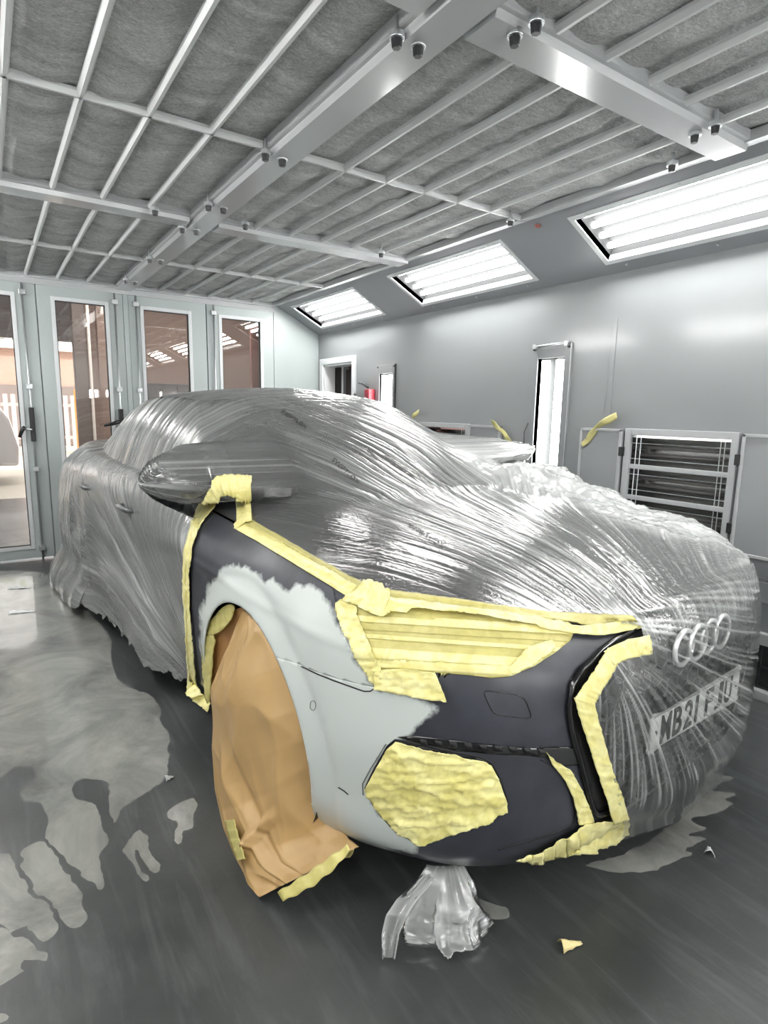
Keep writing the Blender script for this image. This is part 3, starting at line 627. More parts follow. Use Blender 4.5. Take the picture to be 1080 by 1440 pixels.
GL0 = np.array([(0, 1.10, .93), (.33, 1.14, .928), (.50, 1.22, .922), (.60, 1.30, .92), (.68, 1.38, .925), (.72, 1.43, .932), (.737, 1.47, .938), (.748, 1.6, .945), (.755, 1.75, .95), (.758, 2.1, .955), (.757, 2.75, .96),
                (.742, 3.16, .97), (.70, 3.5, .98), (.64, 3.72, .99), (.58, 3.82, .995), (.45, 3.88, 1.0), (.28, 3.91, 1.005), (0, 3.92, 1.01)])
GL2 = np.array([(0, 1.93, 1.335), (.28, 1.95, 1.332), (.42, 1.99, 1.325), (.50, 2.06, 1.313), (.53, 2.12, 1.306), (.545, 2.17, 1.306), (.55, 2.2, 1.31), (.555, 2.28, 1.318), (.56, 2.4, 1.325), (.565, 2.6, 1.33), (.56, 2.85, 1.325),
                (.545, 3.05, 1.31), (.52, 3.2, 1.29), (.47, 3.3, 1.28), (.42, 3.34, 1.28), (.34, 3.37, 1.285), (.2, 3.39, 1.29), (0, 3.4, 1.295)])
_n = np.stack([GL0[:, 0] * .8, GL0[:, 1] - 2.4, np.zeros(18)], 1); _n /= np.linalg.norm(_n, axis=1, keepdims=True)
GL1 = .5 * (GL0 + GL2) + _n * .03 + np.array([0, 0, .015])
def roofz(x, y):
    return 1.375 - .055 * np.clip(np.abs(x) / .56, 0, 1) ** 2.4 - .05 * np.clip((2.35 - y) / .42, 0, 1) ** 2 - .08 * np.clip((y - 2.7) / .7, 0, 1) ** 2

# sampling along the outline: fine at the front
def usamp(n_front, n_side, n_tail, brk=(.0, .26, .80, 1)):
    return np.r_[np.linspace(brk[0], brk[1], n_front, False), np.linspace(brk[1], brk[2], n_side, False), np.linspace(brk[2], 1, n_tail)]
US = usamp(150, 190, 50)
low, tu, tv = surf(LOW, 0, 80, us=US)
# wheel arch flare
ARC = [(.885, .335, .362), (3.521, .335, .362)]
for ay, az, ar in ARC:
    d = np.hypot(low[..., 1] - ay, low[..., 2] - az); side = low[..., 0] > .6
    low[..., 0] += np.where(side, .009 * sstep(.055, .0, np.abs(d - ar) - .0) * (d > ar - .08), 0)
    low[..., 0] += np.where(side, -.012 * np.exp(-((d - ar - .075) / .02) ** 2) * .4, 0)
# shoulder and door creases
low[..., 0] += np.where((low[..., 0] > .7), .004 * np.exp(-((low[..., 2] - .735) / .012) ** 2), 0)
Pe = low[-1]; Cn = np.stack([np.zeros(len(US)), np.clip(Pe[:, 1], .32, 4.2), np.zeros(len(US))], 1)
W = np.linspace(0, 1, 46)[1:] ** 1.0
top = Pe[None] * (1 - W)[:, None, None] + Cn[None] * W[:, None, None]; top[..., 2] = deck(top[..., 0], top[..., 1])
top[0] = top[0] * .75 + low[-1] * .25
glass, gu, gv = surf(np.stack([GL0, GL1, GL2]), 0, 40, us=US)
Ge = glass[-1]; Cr = np.stack([np.zeros(len(US)), np.clip(Ge[:, 1], 2.2, 3.1), np.zeros(len(US))], 1)
W2 = np.linspace(0, 1, 20)[1:]
roof = Ge[None] * (1 - W2)[:, None, None] + Cr[None] * W2[:, None, None]
roof[..., 2] = (1 - (1 - W2)[:, None] ** 3) * roofz(roof[..., 0], roof[..., 1]) + (1 - W2)[:, None] ** 3 * Ge[None, :, 2]

def far_x(x, y): return x - .058 * sstep(.25, .8, x) * (1 - sstep(.5, 1.5, y))      # the other front corner sits a little tighter
def half_bm(G, wrap_last=False):
    """bmesh of a half-grid and its mirror image, welded on the centre plane"""
    r, c = G.shape[:2]; bm = bmesh.new()
    for s in (-1, 1):
        H = G.copy(); H[..., 0] *= s; H[..., 0][np.abs(H[..., 0]) < 1e-4] = 0
        vs = [bm.verts.new(p) for p in H.reshape(-1, 3)]
        for i in range(r - 1):
            for j in range(c - 1):
                q = (vs[i * c + j], vs[i * c + j + 1], vs[(i + 1) * c + j + 1], vs[(i + 1) * c + j])
                bm.faces.new(q[::-1] if s > 0 else q)
    bmesh.ops.remove_doubles(bm, verts=bm.verts, dist=2e-4); bmesh.ops.dissolve_degenerate(bm, dist=1e-5, edges=bm.edges)
    for v in bm.verts: v.co.x = float(far_x(np.array(v.co.x), np.array(v.co.y)))
    return bm
body = half_bm(np.concatenate([low, top])); ghouse = half_bm(np.concatenate([glass, roof]))
bmesh.ops.recalc_face_normals(body, faces=body.faces); bmesh.ops.recalc_face_normals(ghouse, faces=ghouse.faces)
def tri_bvh(*bms):
    vs, fs = [], []
    for b in bms:
        b.verts.index_update(); o = len(vs); vs += [v.co.copy() for v in b.verts]; fs += [[v.index + o for v in f.verts] for f in b.faces]
    return BVHTree.FromPolygons(vs, fs)
BVH = tri_bvh(body, ghouse)
def cast(px, py, bvh=None):
    d = cray(px, py); d = d / np.linalg.norm(d)
    h = (bvh or BVH).ray_cast(Vector(EYE), Vector(d))
    if h[0] is None: return None, None
    n = h[1].copy(); out = Vector((h[0].x, h[0].y - 2.2, h[0].z - .55)); n = -n if n.dot(out) < 0 else n
    if bvh is None and n.dot(Vector(d)) > .02: return None, None      # struck from inside
    if n.dot(Vector(d)) > 0: n = -n
    return np.array(h[0]), np.array(n)
# ---------------------------------------------------------------- helpers that lay things on the car's surfaces
def inpoly(px, py, poly):
    px, py = np.asarray(px, float), np.asarray(py, float); r = np.zeros(px.shape, bool); P = np.asarray(poly, float); n = len(P)
    for i in range(n):
        (x0, y0), (x1, y1) = P[i], P[(i + 1) % n]
        if y0 == y1: continue
        r ^= ((y0 > py) != (y1 > py)) & (px < (x1 - x0) * (py - y0) / (y1 - y0) + x0)
    return r
def edist(px, py, poly, closed=True):
    px, py = np.asarray(px, float), np.asarray(py, float); d = np.full(px.shape, 1e9); P = np.asarray(poly, float); n = len(P)
    for i in range(n if closed else n - 1):
        a, b = P[i], P[(i + 1) % n]; e = b - a; t = np.clip(((px - a[0]) * e[0] + (py - a[1]) * e[1]) / max(e @ e, 1e-9), 0, 1)
        d = np.minimum(d, np.hypot(px - a[0] - t * e[0], py - a[1] - t * e[1]))
    return d
def rounded(P, k=2, closed=True):
    P = [np.array(p, float) for p in P]
    for _ in range(k):
        Q = []; n = len(P)
        if not closed: Q.append(P[0])
        for i in range(n if closed else n - 1):
            a, b = P[i], P[(i + 1) % n]; Q += [a * .8 + b * .2, a * .2 + b * .8]
        if not closed: Q.append(P[-1])
        P = Q
    return P
def resample(P, n):
    P = np.asarray(P, float); s = np.r_[0, np.cumsum(np.linalg.norm(np.diff(P, axis=0), axis=1))]; t = np.linspace(0, s[-1], n)
    return np.stack([np.interp(t, s, P[:, k]) for k in range(P.shape[1])], 1)
def clip_poly(poly, x0, x1, y0, y1):
    out = [tuple(p) for p in poly]
    for ax, val, sg in ((0, x0, 1), (0, x1, -1), (1, y0, 1), (1, y1, -1)):
        inp, out = out, []
        for i in range(len(inp)):
            a, b = inp[i - 1], inp[i]; da, db = sg * (a[ax] - val), sg * (b[ax] - val)
            if (da >= 0) != (db >= 0):
                t = da / (da - db); out.append((a[0] + t * (b[0] - a[0]), a[1] + t * (b[1] - a[1])))
            if db >= 0: out.append(b)
        if not out: return []
    return out
def cells(poly, cell):
    P = np.asarray(poly, float); lo, hi = P.min(0), P.max(0); V = {}; vs = []; fs = []
    def idx(p):
        k = (round(p[0] / cell * 200), round(p[1] / cell * 200))
        if k not in V: V[k] = len(vs); vs.append(p)
        return V[k]
    for i in range(int(math.ceil((hi[0] - lo[0]) / cell))):
        for j in range(int(math.ceil((hi[1] - lo[1]) / cell))):
            x0, y0 = lo[0] + i * cell, lo[1] + j * cell; q = clip_poly(P, x0, x0 + cell, y0, y0 + cell)
            f = []
            for p in q:
                k = idx(p)
                if k not in f: f.append(k)
            if len(f) > 2: fs.append(f)
    return np.array(vs), fs
def ccast(x, z):
    h = BVH.ray_cast(Vector((x, -1, z)), Vector((0, 1, 0))); return (None, None) if h[0] is None else (np.array(h[0]), np.array(h[1] if h[1].y < 0 else -h[1]))
def lay(vs, caster, off):
    """points of a flat outline laid on the surface, lifted by off; misses take the depth of their neighbours"""
    P = np.zeros((len(vs), 3)); Nn = np.zeros((len(vs), 3)); ok = np.zeros(len(vs), bool)
    for i, p in enumerate(vs):
        a, n = caster(p[0], p[1])
        if a is not None: P[i], Nn[i], ok[i] = a, n, True
    if getattr(caster, '__name__', '') in ('cast', 'fcast') and not ok.all():
        good = np.where(ok)[0]; V = np.asarray(vs)
        for i in np.where(~ok)[0]:
            g = good[np.argmin(((V[good] - V[i]) ** 2).sum(1))]; t = np.linalg.norm(P[g] - EYE); d = cray(*V[i]); P[i] = EYE + d / np.linalg.norm(d) * t; Nn[i] = Nn[g]
    off = np.full(len(vs), off) if np.isscalar(off) else off
    return P + Nn * off[:, None], Nn
def patch(name, poly, mat, off=.003, cell=6, caster=cast, wr=None, th=.002, parent=None, mirror=False, smooth=True):
    vs, fs = cells(poly, cell); o = np.full(len(vs), off)
    if wr is not None: o = o + wr(vs[:, 0], vs[:, 1])
    P, _ = lay(vs, caster, o); mb = MB()
    mb.add(P, fs)
    if mirror:
        Q = P * [-1, 1, 1]; Q[:, 0] = far_x(Q[:, 0], Q[:, 1]); m2 = MB(); m2.add(Q, [f[::-1] for f in fs]); carobj(m2, name, mat, parent, smooth, th)
    return carobj(mb, name, mat, parent, smooth, th)
def carobj(mb, name, mat, parent=None, smooth=True, th=0., keep=False):
    me = bpy.data.meshes.new(name); me.from_pydata([tuple(p) for p in mb.v], [], mb.f); me.validate(); me.update()
    for m in (mat if isinstance(mat, (list, tuple)) else [mat]): me.materials.append(m)
    if not keep:
        bm = bmesh.new(); bm.from_mesh(me); bmesh.ops.recalc_face_normals(bm, faces=bm.faces)
        if th and len(bm.faces):     # outward = away from the car's middle
            s = sum((f.normal.dot(Vector((f.calc_center_median().x * 1.0, f.calc_center_median().y - 2.2, f.calc_center_median().z - .5))) for f in bm.faces))
            if s < 0: bmesh.ops.reverse_faces(bm, faces=bm.faces)
        bm.to_mesh(me); bm.free()
    if smooth: me.shade_smooth()
    o = bpy.data.objects.new(name, me); COL.objects.link(o)
    if parent is None: o.matrix_world = CARM
    else: o.parent = parent
    if th: solid(o, th)
    return o
def ribbon(name, A, B, mat, off=.004, n=60, m=7, caster=cast, wr=None, th=.0015, parent=None):
    """strip of tape between two edge lines A and B"""
    A, B = resample(A, n), resample(B, n); t = np.linspace(0, 1, m); G = A[:, None] * (1 - t)[None, :, None] + B[:, None] * t[None, :, None]
    V = G.reshape(-1, 2); ss = np.repeat(np.arange(n), m) / (n - 1); tt = np.tile(t, n); o = np.full(len(V), off)
    if wr is not None: o = o + wr(ss, tt)
    P, _ = lay(V, caster, o); mb = MB(); mb.grid(P.reshape(n, m, 3)); return carobj(mb, name, mat, parent, True, th)

# ---------------------------------------------------------------- paint
FILL = [(281, 905), (282, 860), (294, 822), (313, 799), (328, 794), (345, 798), (362, 806), (372, 818), (383, 815), (398, 826), (405, 832), (418, 822), (436, 824), (452, 836), (470, 866), (486, 900), (505, 935), (528, 968), (560, 975), (586, 981), (612, 998), (604, 1012), (588, 1022),
        (580, 1034), (562, 1037), (546, 1050), (530, 1075), (517, 1100), (520, 1118), (535, 1145), (556, 1168), (590, 1186), (584, 1198), (555, 1197), (500, 1190), (450, 1165), (400, 1170), (330, 1100), (300, 985), (290, 960)]
def paint_mat(name, primer, exposed=True):
    m, nt = new_mat(name); o = N(nt, 'ShaderNodeOutputMaterial'); b = N(nt, 'ShaderNodeBsdfPrincipled'); L(nt, b.outputs[0], o.inputs[0])
    tc = N(nt, 'ShaderNodeTexCoord')
    at = N(nt, 'ShaderNodeAttribute', _attribute_name='filler')
    n1 = N(nt, 'ShaderNodeTexNoise', Scale=26., Detail=6., Roughness=.6); L(nt, tc.outputs['Object'], n1.inputs[0])
    n0 = N(nt, 'ShaderNodeTexNoise', Scale=8., Detail=4., Roughness=.6); L(nt, tc.outputs['Object'], n0.inputs[0])
    a = N(nt, 'ShaderNodeMath', _operation='MULTIPLY_ADD'); L(nt, n1.outputs[0], a.inputs[0]); a.inputs[1].default_value = .045; L(nt, at.outputs['Fac'], a.inputs[2])
    mr = N(nt, 'ShaderNodeMapRange'); mr.inputs[1].default_value = .016; mr.inputs[2].default_value = .030; L(nt, a.outputs[0], mr.inputs[0])
    r = N(nt, 'ShaderNodeValToRGB'); r.color_ramp.elements[0].color = c4(tuple(v * .8 for v in primer)); r.color_ramp.elements[1].color = c4(tuple(v * 1.55 for v in primer)); r.color_ramp.elements[0].position = .35; r.color_ramp.elements[1].position = .75; L(nt, n0.outputs[0], r.inputs[0])
    mx = N(nt, 'ShaderNodeMix', _data_type='RGBA'); L(nt, mr.outputs[0], mx.inputs[0]); L(nt, r.outputs[0], mx.inputs[6]); mx.inputs[7].default_value = (.56, .60, .575, 1); L(nt, mx.outputs[2], b.inputs['Base Color'])
    rr = N(nt, 'ShaderNodeMapRange'); rr.inputs[3].default_value = .45; rr.inputs[4].default_value = .30; L(nt, mr.outputs[0], rr.inputs[0]); L(nt, rr.outputs[0], b.inputs['Roughness'])
    b.inputs['Coat Weight'].default_value = .15; b.inputs['Coat Roughness'].default_value = .25
    return m
M_primer = paint_mat('sanded_primer', (.031, .033, .043))
M_paint = pmat('dark_grey_car_paint', (.060, .064, .070), .35, coat=.9, coat_rough=.05, metal=.35)
M_glass = pmat('dark_car_glass', (.012, .014, .015), .06, coat=.4)
M_gloss = pmat('black_gloss_plastic', (.008, .008, .009), .18, coat=.5)
M_matt = pmat('black_matt_plastic', (.010, .010, .011), .55)

# ---------------------------------------------------------------- panels
car = bpy.data.objects.new('car', None); COL.objects.link(car); car.matrix_world = CARM
tag(car, 'dark grey saloon car masked for spraying, with its bumper corner and wing bare', 'car')
lowbm = half_bm(low); topbm = half_bm(top)
for b in (lowbm, topbm): bmesh.ops.recalc_face_normals(b, faces=b.faces)
def cut(bm, p, n):
    bmesh.ops.bisect_plane(bm, geom=bm.verts[:] + bm.edges[:] + bm.faces[:], dist=1e-4, plane_co=Vector(p), plane_no=Vector(n))
for y in (1.37, 2.42, 3.28, 4.15): cut(lowbm, (0, y, 0), (0, 1, 0))
A = con(425, 937, 0, -.90); B = con(527, 969, 0, -.853)
sl1 = (B[2] - A[2]) / (B[1] - A[1]); cut(lowbm, (0, A[1], A[2]), (0, -sl1, 1))
sl2 = 1.05; cut(lowbm, (0, B[1], B[2]), (0, 1, -sl2))
# wheel openings: remove what lies inside the circle, pull the rim onto it
for ay, az, ar in ARC:
    inside = {v for v in lowbm.verts if abs(v.co.x) > .55 and math.hypot(v.co.y - ay, v.co.z - az) < ar}
    dele = [f for f in lowbm.faces if all(v in inside for v in f.verts)]
    bmesh.ops.delete(lowbm, geom=dele, context='FACES'); 
    for v in lowbm.verts:
        if v in inside and v.is_valid:
            d = math.hypot(v.co.y - ay, v.co.z - az)
            if v.link_faces: v.co.y = ay + (v.co.y - ay) * ar / d; v.co.z = az + (v.co.z - az) * ar / d
    lone = [v for v in lowbm.verts if not v.link_faces]; bmesh.ops.delete(lowbm, geom=lone, context='VERTS')
def lowreg(c):
    y, z, s = c.y, c.z, c.x
    if y < A[1] + .25:
        if (y < B[1] + (z - B[2]) * sl2) or z < A[2] + (y - A[1]) * sl1 and y < .75: return 'front_bumper'
    if y > 4.15: return 'rear_bumper'
    q = '' if s < 0 else ' '
    return ('front_wing' if y < 1.37 else 'front_door' if y < 2.42 else 'rear_door' if y < 3.28 else 'rear_wing') + q
def topreg(c): return 'bonnet' if c.y < 1.5 else 'boot_lid' if c.y > 3.6 else 'waistline'
def split(bm, reg):
    out = {}
    bm.verts.index_update()
    for f in bm.faces: out.setdefault(reg(f.calc_center_median()), []).append([v.index for v in f.verts])
    V = np.array([v.co[:] for v in bm.verts]); res = {}
    for k, fs in out.items():
        ids = sorted({i for f in fs for i in f}); mp = {i: n for n, i in enumerate(ids)}; res[k] = (V[ids], [[mp[i] for i in f] for f in fs])
    return res
for k, (V, F) in {**split(lowbm, lowreg), **split(topbm, topreg)}.items():
    nm = k.strip(); mb = MB(); mb.add(V, F); bare = nm in ('front_bumper', 'front_wing')
    o = carobj(mb, nm, M_primer if bare else M_paint, car, True, .004)
    if bare:
        q = cproj(V); ins = inpoly(q[:, 0], q[:, 1], FILL); d = edist(q[:, 0], q[:, 1], FILL) * np.linalg.norm(V - EYE, axis=1) / FPX
        sd = np.where(ins, d, -d); set_attr(o, 'filler', np.where((V[:, 0] < -.3), np.clip(sd, -.06, .06), -.06))
cols = lambda a: int(np.argmin(np.abs(US - gu[a])))
allg = np.concatenate([glass, roof])
def gpart(nm, r0, r1, c0, c1, mat):
    G = allg[r0:r1 + 1, c0:c1 + 1]; mb = MB(); H = G.copy(); H[..., 0] *= -1; mb.grid(G); mb.grid(H)
    o = carobj(mb, nm, mat, car, True, 0)
nr = glass.shape[0] - 1
gpart('windscreen', 0, nr, 0, cols(4), M_glass); gpart('windscreen_pillar', 0, nr, cols(4), cols(6), M_paint); gpart('side_window', 0, nr, cols(6), cols(12), M_glass)
gpart('rear_pillar', 0, nr, cols(12), cols(14), M_paint); gpart('rear_window', 0, nr, cols(14), len(US) - 1, M_glass); gpart('roof', nr, allg.shape[0] - 1, 0, len(US) - 1, M_paint)
# underbody, arch liners
mb = MB(); mb.box(-.66, .66, .50, 4.2, .20, .26); carobj(mb, 'underbody', M_matt, car, False)
for ay, az, ar in ARC:
    for s in (-1, 1):
        G = [[(s * x, ay + (ar + .012) * math.cos(t), az + (ar + .012) * math.sin(t)) for t in np.linspace(-.45, math.pi + .45, 40)] for x in (.87, .55)]
        m_ = MB(); m_.grid(G); m_.add([G[1][i] for i in range(40)], [tuple(range(40))]); carobj(m_, 'arch_liner', M_matt, car, True)
M_tyre = pmat('tyre_rubber', (.016, .016, .017), .65, bump=.2, bscale=80); M_rim = pmat('alloy', (.35, .36, .37), .3, metal=.8)
for ay in (.885, 3.521):
    for s in (-1, 1):
        xc = s * .715; mb = MB(); R = .318; wd = .112
        prof = [(.215, -wd), (.26, -wd - .004), (R - .02, -wd + .004), (R, -wd + .03), (R, wd - .03), (R - .02, wd - .004), (.26, wd + .004), (.215, wd)]
        G = [[(xc + d, ay + r * math.cos(t), .318 + r * math.sin(t)) for t in np.linspace(0, 2 * math.pi, 49)] for r, d in prof]
        rim = MB(); rim.cyl((xc + s * .02, ay, .318), (xc + s * .105, ay, .318), .07, .06, n=24)
        for k in range(10):
            t = k * math.pi / 5; p0 = (xc + s * .09, ay + .04 * math.cos(t), .318 + .04 * math.sin(t)); p1 = (xc + s * .10, ay + .20 * math.cos(t), .318 + .20 * math.sin(t)); rim.cyl(p0, p1, .02, .014, n=8)
        G2_ = [[(xc + d * s, ay + r * math.cos(t), .318 + r * math.sin(t)) for t in np.linspace(0, 2 * math.pi, 49)] for r, d in ((.20, -.1), (.20, .09), (.218, .105), (.218, .09))]; rim.grid(G2_)
        wo = carobj(rim, 'wheel', M_rim, car, True); tm = MB(); tm.grid(G); t_ = carobj(tm, 'tyre', M_tyre, wo, True)
MY = 1.47
# mirrors and door handles
for s in (-1, 1):
    mb = MB(); G = []
    for a in np.linspace(0, math.pi, 13):
        r = math.sin(a); G.append([(s * (.875 - .105 * math.cos(a)), MY + .075 * r * math.cos(t) * (1.15 if math.cos(t) < 0 else .7), 1.0 + .068 * r * math.sin(t)) for t in np.linspace(0, 2 * math.pi, 25)])
    mb.grid(G); mo = carobj(mb, 'door_mirror', M_gloss, car, True); a_ = MB(); a_.box(s * .76, s * .87, MY - .03, MY + .03, .925, .96); carobj(a_, 'mirror_arm', M_gloss, mo, False)
    for y in (2.22, 3.14):
        h_ = MB(); h_.tube([(s * .885, y - .09, .80), (s * .915, y - .07, .80), (s * .918, y + .07, .803), (s * .89, y + .09, .803)], .013, n=8); carobj(h_, 'door_handle', M_paint, car, True)

# ---------------------------------------------------------------- the nose
GRX = rounded([(-.30, .742), (-.535, .672), (-.385, .31), (-.33, .285), (.33, .285), (.385, .31), (.535, .672), (.30, .742)], 1)
patch('radiator_grille', GRX, M_matt, .002, .03, ccast, None, .003, car)
mb = MB(); px_, pz_ = .052, .045
for r in range(12):
    for c in range(-12, 13):
        cx_, cz_ = (c + .5 * (r % 2)) * px_ * 1.0, .31 + r * pz_ * .9
        if not inpoly(np.array([cx_]), np.array([cz_]), (np.array(GRX) - [0, .5]) * [.86, .90] + [0, .5])[0]: continue
        ring = []
        for sc_, of in ((.56, .016), (.47, .017), (.36, .006)):
            row = []
            for k in range(6):
                t = math.pi / 6 + k * math.pi / 3; p, n = ccast(cx_ + px_ * sc_ * 1.04 * math.cos(t), cz_ + pz_ * sc_ * 1.1 * math.sin(t))
                row.append(p + n * of if p is not None else np.array([cx_, .1, cz_]))
            ring.append(row + row[:1])
        mb.grid(ring)
carobj(mb, 'grille_honeycomb', pmat('grille_black', (.045, .048, .05), .3), car, False)
GRO = np.array(rounded([(-.30, .742), (-.535, .672), (-.385, .31), (-.33, .285), (.33, .285), (.385, .31), (.535, .672), (.30, .742)], 2)); pts = []
for p in resample(np.r_[GRO, GRO[:1]], 160)[:-1]: a, n = ccast(*p); pts.append(a + n * .006)
mb = MB(); mb.tube(pts, .008, closed=True); carobj(mb, 'grille_surround', M_gloss, car, True)
# four ring emblem
emb = None
for k in range(4):
    mb = MB(); x = -.012 + (k - 1.5) * .068; mb.tube([(x + .0455 * math.cos(t), -.024 - .003 * (k % 2), .692 + .0455 * math.sin(t)) for t in np.linspace(0, 2 * math.pi, 40, False)], .0065, n=8, closed=True)
    o = carobj(mb, 'emblem_ring', pmat('satin_chrome', (.85, .85, .85), .28, metal=.6) if not k else bpy.data.materials['satin_chrome'], car, True)
# number plate
pl = MB(); PW, PH, PZ, PY = .26, .0555, .497, -.030
poly = [(x * PW - math.copysign(.012, x) * (1 - ax), z * PH - math.copysign(.012, z) * ax) for x, z in ((-1, -1), (1, -1), (1, 1), (-1, 1)) for ax in ((0, 1) if x * z > 0 else (1, 0))]
pl.prism([(x, PY, PZ + z) for x, z in poly], (0, .004, 0)); plate = carobj(pl, 'number_plate', pmat('plate_white', (.90, .91, .89), .35), car, False)
M_char = pmat('plate_black', (.006, .006, .006), .4)
def text_mesh(s, size, sx_=1., extr=.0006, off=.0):
    cu = bpy.data.curves.new('t', 'FONT'); cu.body = s; cu.size = size; cu.extrude = extr; cu.offset = off; cu.resolution_u = 4; ob = bpy.data.objects.new('t', cu); COL.objects.link(ob); bpy.context.view_layer.update()
    me = ob.to_mesh(); V = np.array([v.co[:] for v in me.vertices]); F = [list(p.vertices) for p in me.polygons]; bpy.data.objects.remove(ob); bpy.data.curves.remove(cu)
    V[:, 0] *= sx_; return V, F
x = -.205
for ch in 'MB21 FJU':
    if ch == ' ': x += .030; continue
    V, F = text_mesh(ch, .112, 1., .0006, .0022); w0, w1 = V[:, 0].min(), V[:, 0].max(); h0, h1 = V[:, 1].min(), V[:, 1].max()
    cw = .014 if ch == '1' else .046 if ch != 'M' else .050
    U = np.stack([x + (V[:, 0] - w0) / (w1 - w0) * cw, PY - .0012 - V[:, 2], PZ - .0395 + (V[:, 1] - h0) / (h1 - h0) * .079], 1)
    mb = MB(); mb.add(U, F); carobj(mb, 'plate_character', M_char, plate, False); x += cw + (.013 if ch != '1' else .014)
for x in (-.228, .228): mb = MB(); mb.cyl((x, PY - .002, PZ), (x, PY, PZ), .006, n=14); carobj(mb, 'plate_screw', M_char, plate, False)
# headlights (mirrored), lower intakes, slot, washer cover, sensor and shut lines
HL = [(474, 848), (480, 843), (500, 842), (530, 847), (620, 857), (700, 867), (760, 877), (806, 890), (800, 902), (780, 918), (748, 938), (716, 951), (690, 953), (660, 949), (612, 945), (628, 985), (600, 982), (560, 974), (528, 967), (505, 926), (486, 890), (472, 858)]
patch('headlight', HL, M_glass, .001, 8, cast, None, .002, car, True)
FOG = [(556, 1040), (575, 1044), (630, 1056), (680, 1066), (692, 1073), (702, 1092), (714, 1126), (713, 1137), (690, 1152), (640, 1172), (598, 1185), (585, 1184), (560, 1172), (535, 1146), (517, 1118), (514, 1108), (524, 1086), (545, 1049)]
patch('air_intake', FOG, M_matt, .001, 8, cast, None, .002, car, True)
SLOT = [(559, 1036), (580, 1034), (640, 1040), (700, 1048), (758, 1052), (759, 1048), (812, 1050), (818, 1066), (814, 1075), (790, 1077), (770, 1066), (740, 1062), (690, 1060), (640, 1054), (590, 1044)]
patch('bumper_slot', SLOT, M_gloss, .0025, 5, cast, None, .001, car)
SLB = [(762, 1050), (811, 1052), (816, 1066), (812, 1073), (792, 1075), (772, 1066)]
patch('open_aperture', SLB, M_dark, .004, 4, cast, None, .001, car)
for a in np.linspace(.06, .70, 9):
    p0 = np.array([575 + a * 180 / .7, 1036 + a * 15 / .7]); ribbon('slot_clip', [p0, p0 + [10, 1.5]], [p0 + [2, 8], p0 + [12, 9]], M_matt, .007, 4, 3, cast, None, .004, car)
def line(nm, P, w=1.6, mat=M_dark, off=.0012, closed=False, n=60):
    P = resample(np.array(list(P) + (list(P[:1]) if closed else [])), n); T = np.gradient(P, axis=0); T /= np.linalg.norm(T, axis=1, keepdims=True) + 1e-9; Q = np.stack([-T[:, 1], T[:, 0]], 1)
    return ribbon(nm, P - Q * w / 2, P + Q * w / 2, mat, off, n, 3, cast, None, .0006, car)
line('washer_cover_line', rounded([(679, 973), (686, 971), (728, 977), (738, 983), (747, 1006), (745, 1011), (700, 1005), (692, 1001)], 2), 1.5, M_gloss, closed=True)
line('shut_line', [(424, 937), (445, 947), (470, 957), (495, 966), (512, 972), (521, 972), (528, 967)], 1.8)
line('headlight_seal', HL[-3:] + HL[:2], 2.2, M_matt); line('headlight_seal', HL[10:19], 2.2, M_matt); line('intake_seal', FOG, 2.4, M_matt, closed=True, n=120)
line('intake_edge_line', [(543, 1046), (522, 1080), (510, 1102), (511, 1118)], 1.4, pmat('fine_line', (.12, .125, .125), .5))
line('paint_scratch', [(476, 1107), (484, 1112), (490, 1117)], 1.5); line('sensor_ring', rounded([(437, 986), (443, 985), (445, 993), (441, 1000), (436, 996)], 2), .8, bpy.data.materials['fine_line'], closed=True)
line('lower_trim_edge', rounded([(760, 1068), (785, 1082), (800, 1110), (808, 1140), (806, 1160), (780, 1172), (700, 1195)], 2, False), 2.2, M_matt)
# ================================================================ clear masking film draped over the car
US2 = US; nU = len(US)
hood_rows = []
for t in np.linspace(0, 1, 64)[1:-1]:
    p = low[-1] * (1 - t) + glass[0] * t; p = p.copy(); z_d = deck(p[:, 0], p[:, 1]); lin = p[:, 2]
    p[:, 2] = np.where(np.arange(nU) >= 0, np.maximum(z_d, lin) * .5 + z_d * .5, z_d); hood_rows.append(p)
skirt = []
for k, zz in enumerate(np.linspace(.02, .15, 12)):
    q = low[0].copy(); q = q + (low[4] - low[0]) * .9 * (1); q[:, 2] = zz; skirt.append(q)
base = np.concatenate([np.array(skirt), low[4:], np.array(hood_rows), glass, roof]); nR0 = len(base)
def lap(G, it, lam=.5, fixrows=1):
    for _ in range(it):
        H = G.copy(); H[fixrows:-1] += lam * (.5 * (G[:-2][fixrows - 1:] + G[2:][fixrows - 1:]) - G[fixrows:-1]); G = H
    return G
keepx = base.copy(); base = lap(base, 24); base[:, 0, 0] = 0; base[:, -1, 0] = 0
def upsample(G, r, c):
    R0, C0 = G.shape[:2]; a = np.linspace(0, R0 - 1, r); i = np.clip(a.astype(int), 0, R0 - 2); f = (a - i)[:, None, None]; H = G[i] * (1 - f) + G[i + 1] * f
    a = np.linspace(0, C0 - 1, c); i = np.clip(a.astype(int), 0, C0 - 2); f = (a - i)[None, :, None]; return H[:, i] * (1 - f) + H[:, i + 1] * f
EXPOSED = [(293, 996), (280, 972), (272, 952), (268, 890), (266, 800), (272, 752), (282, 728), (297, 708), (307, 688), (318, 680), (340, 683), (343, 700), (346, 742), (380, 760), (420, 782), (470, 812), (515, 843), (560, 846), (640, 854), (720, 864), (800, 874), (850, 880), (884, 884), (892, 886),
           (896, 905), (870, 916), (846, 930), (812, 985), (830, 1040), (850, 1100), (868, 1152), (864, 1178), (884, 1215), (880, 1330), (300, 1330), (262, 1010)]
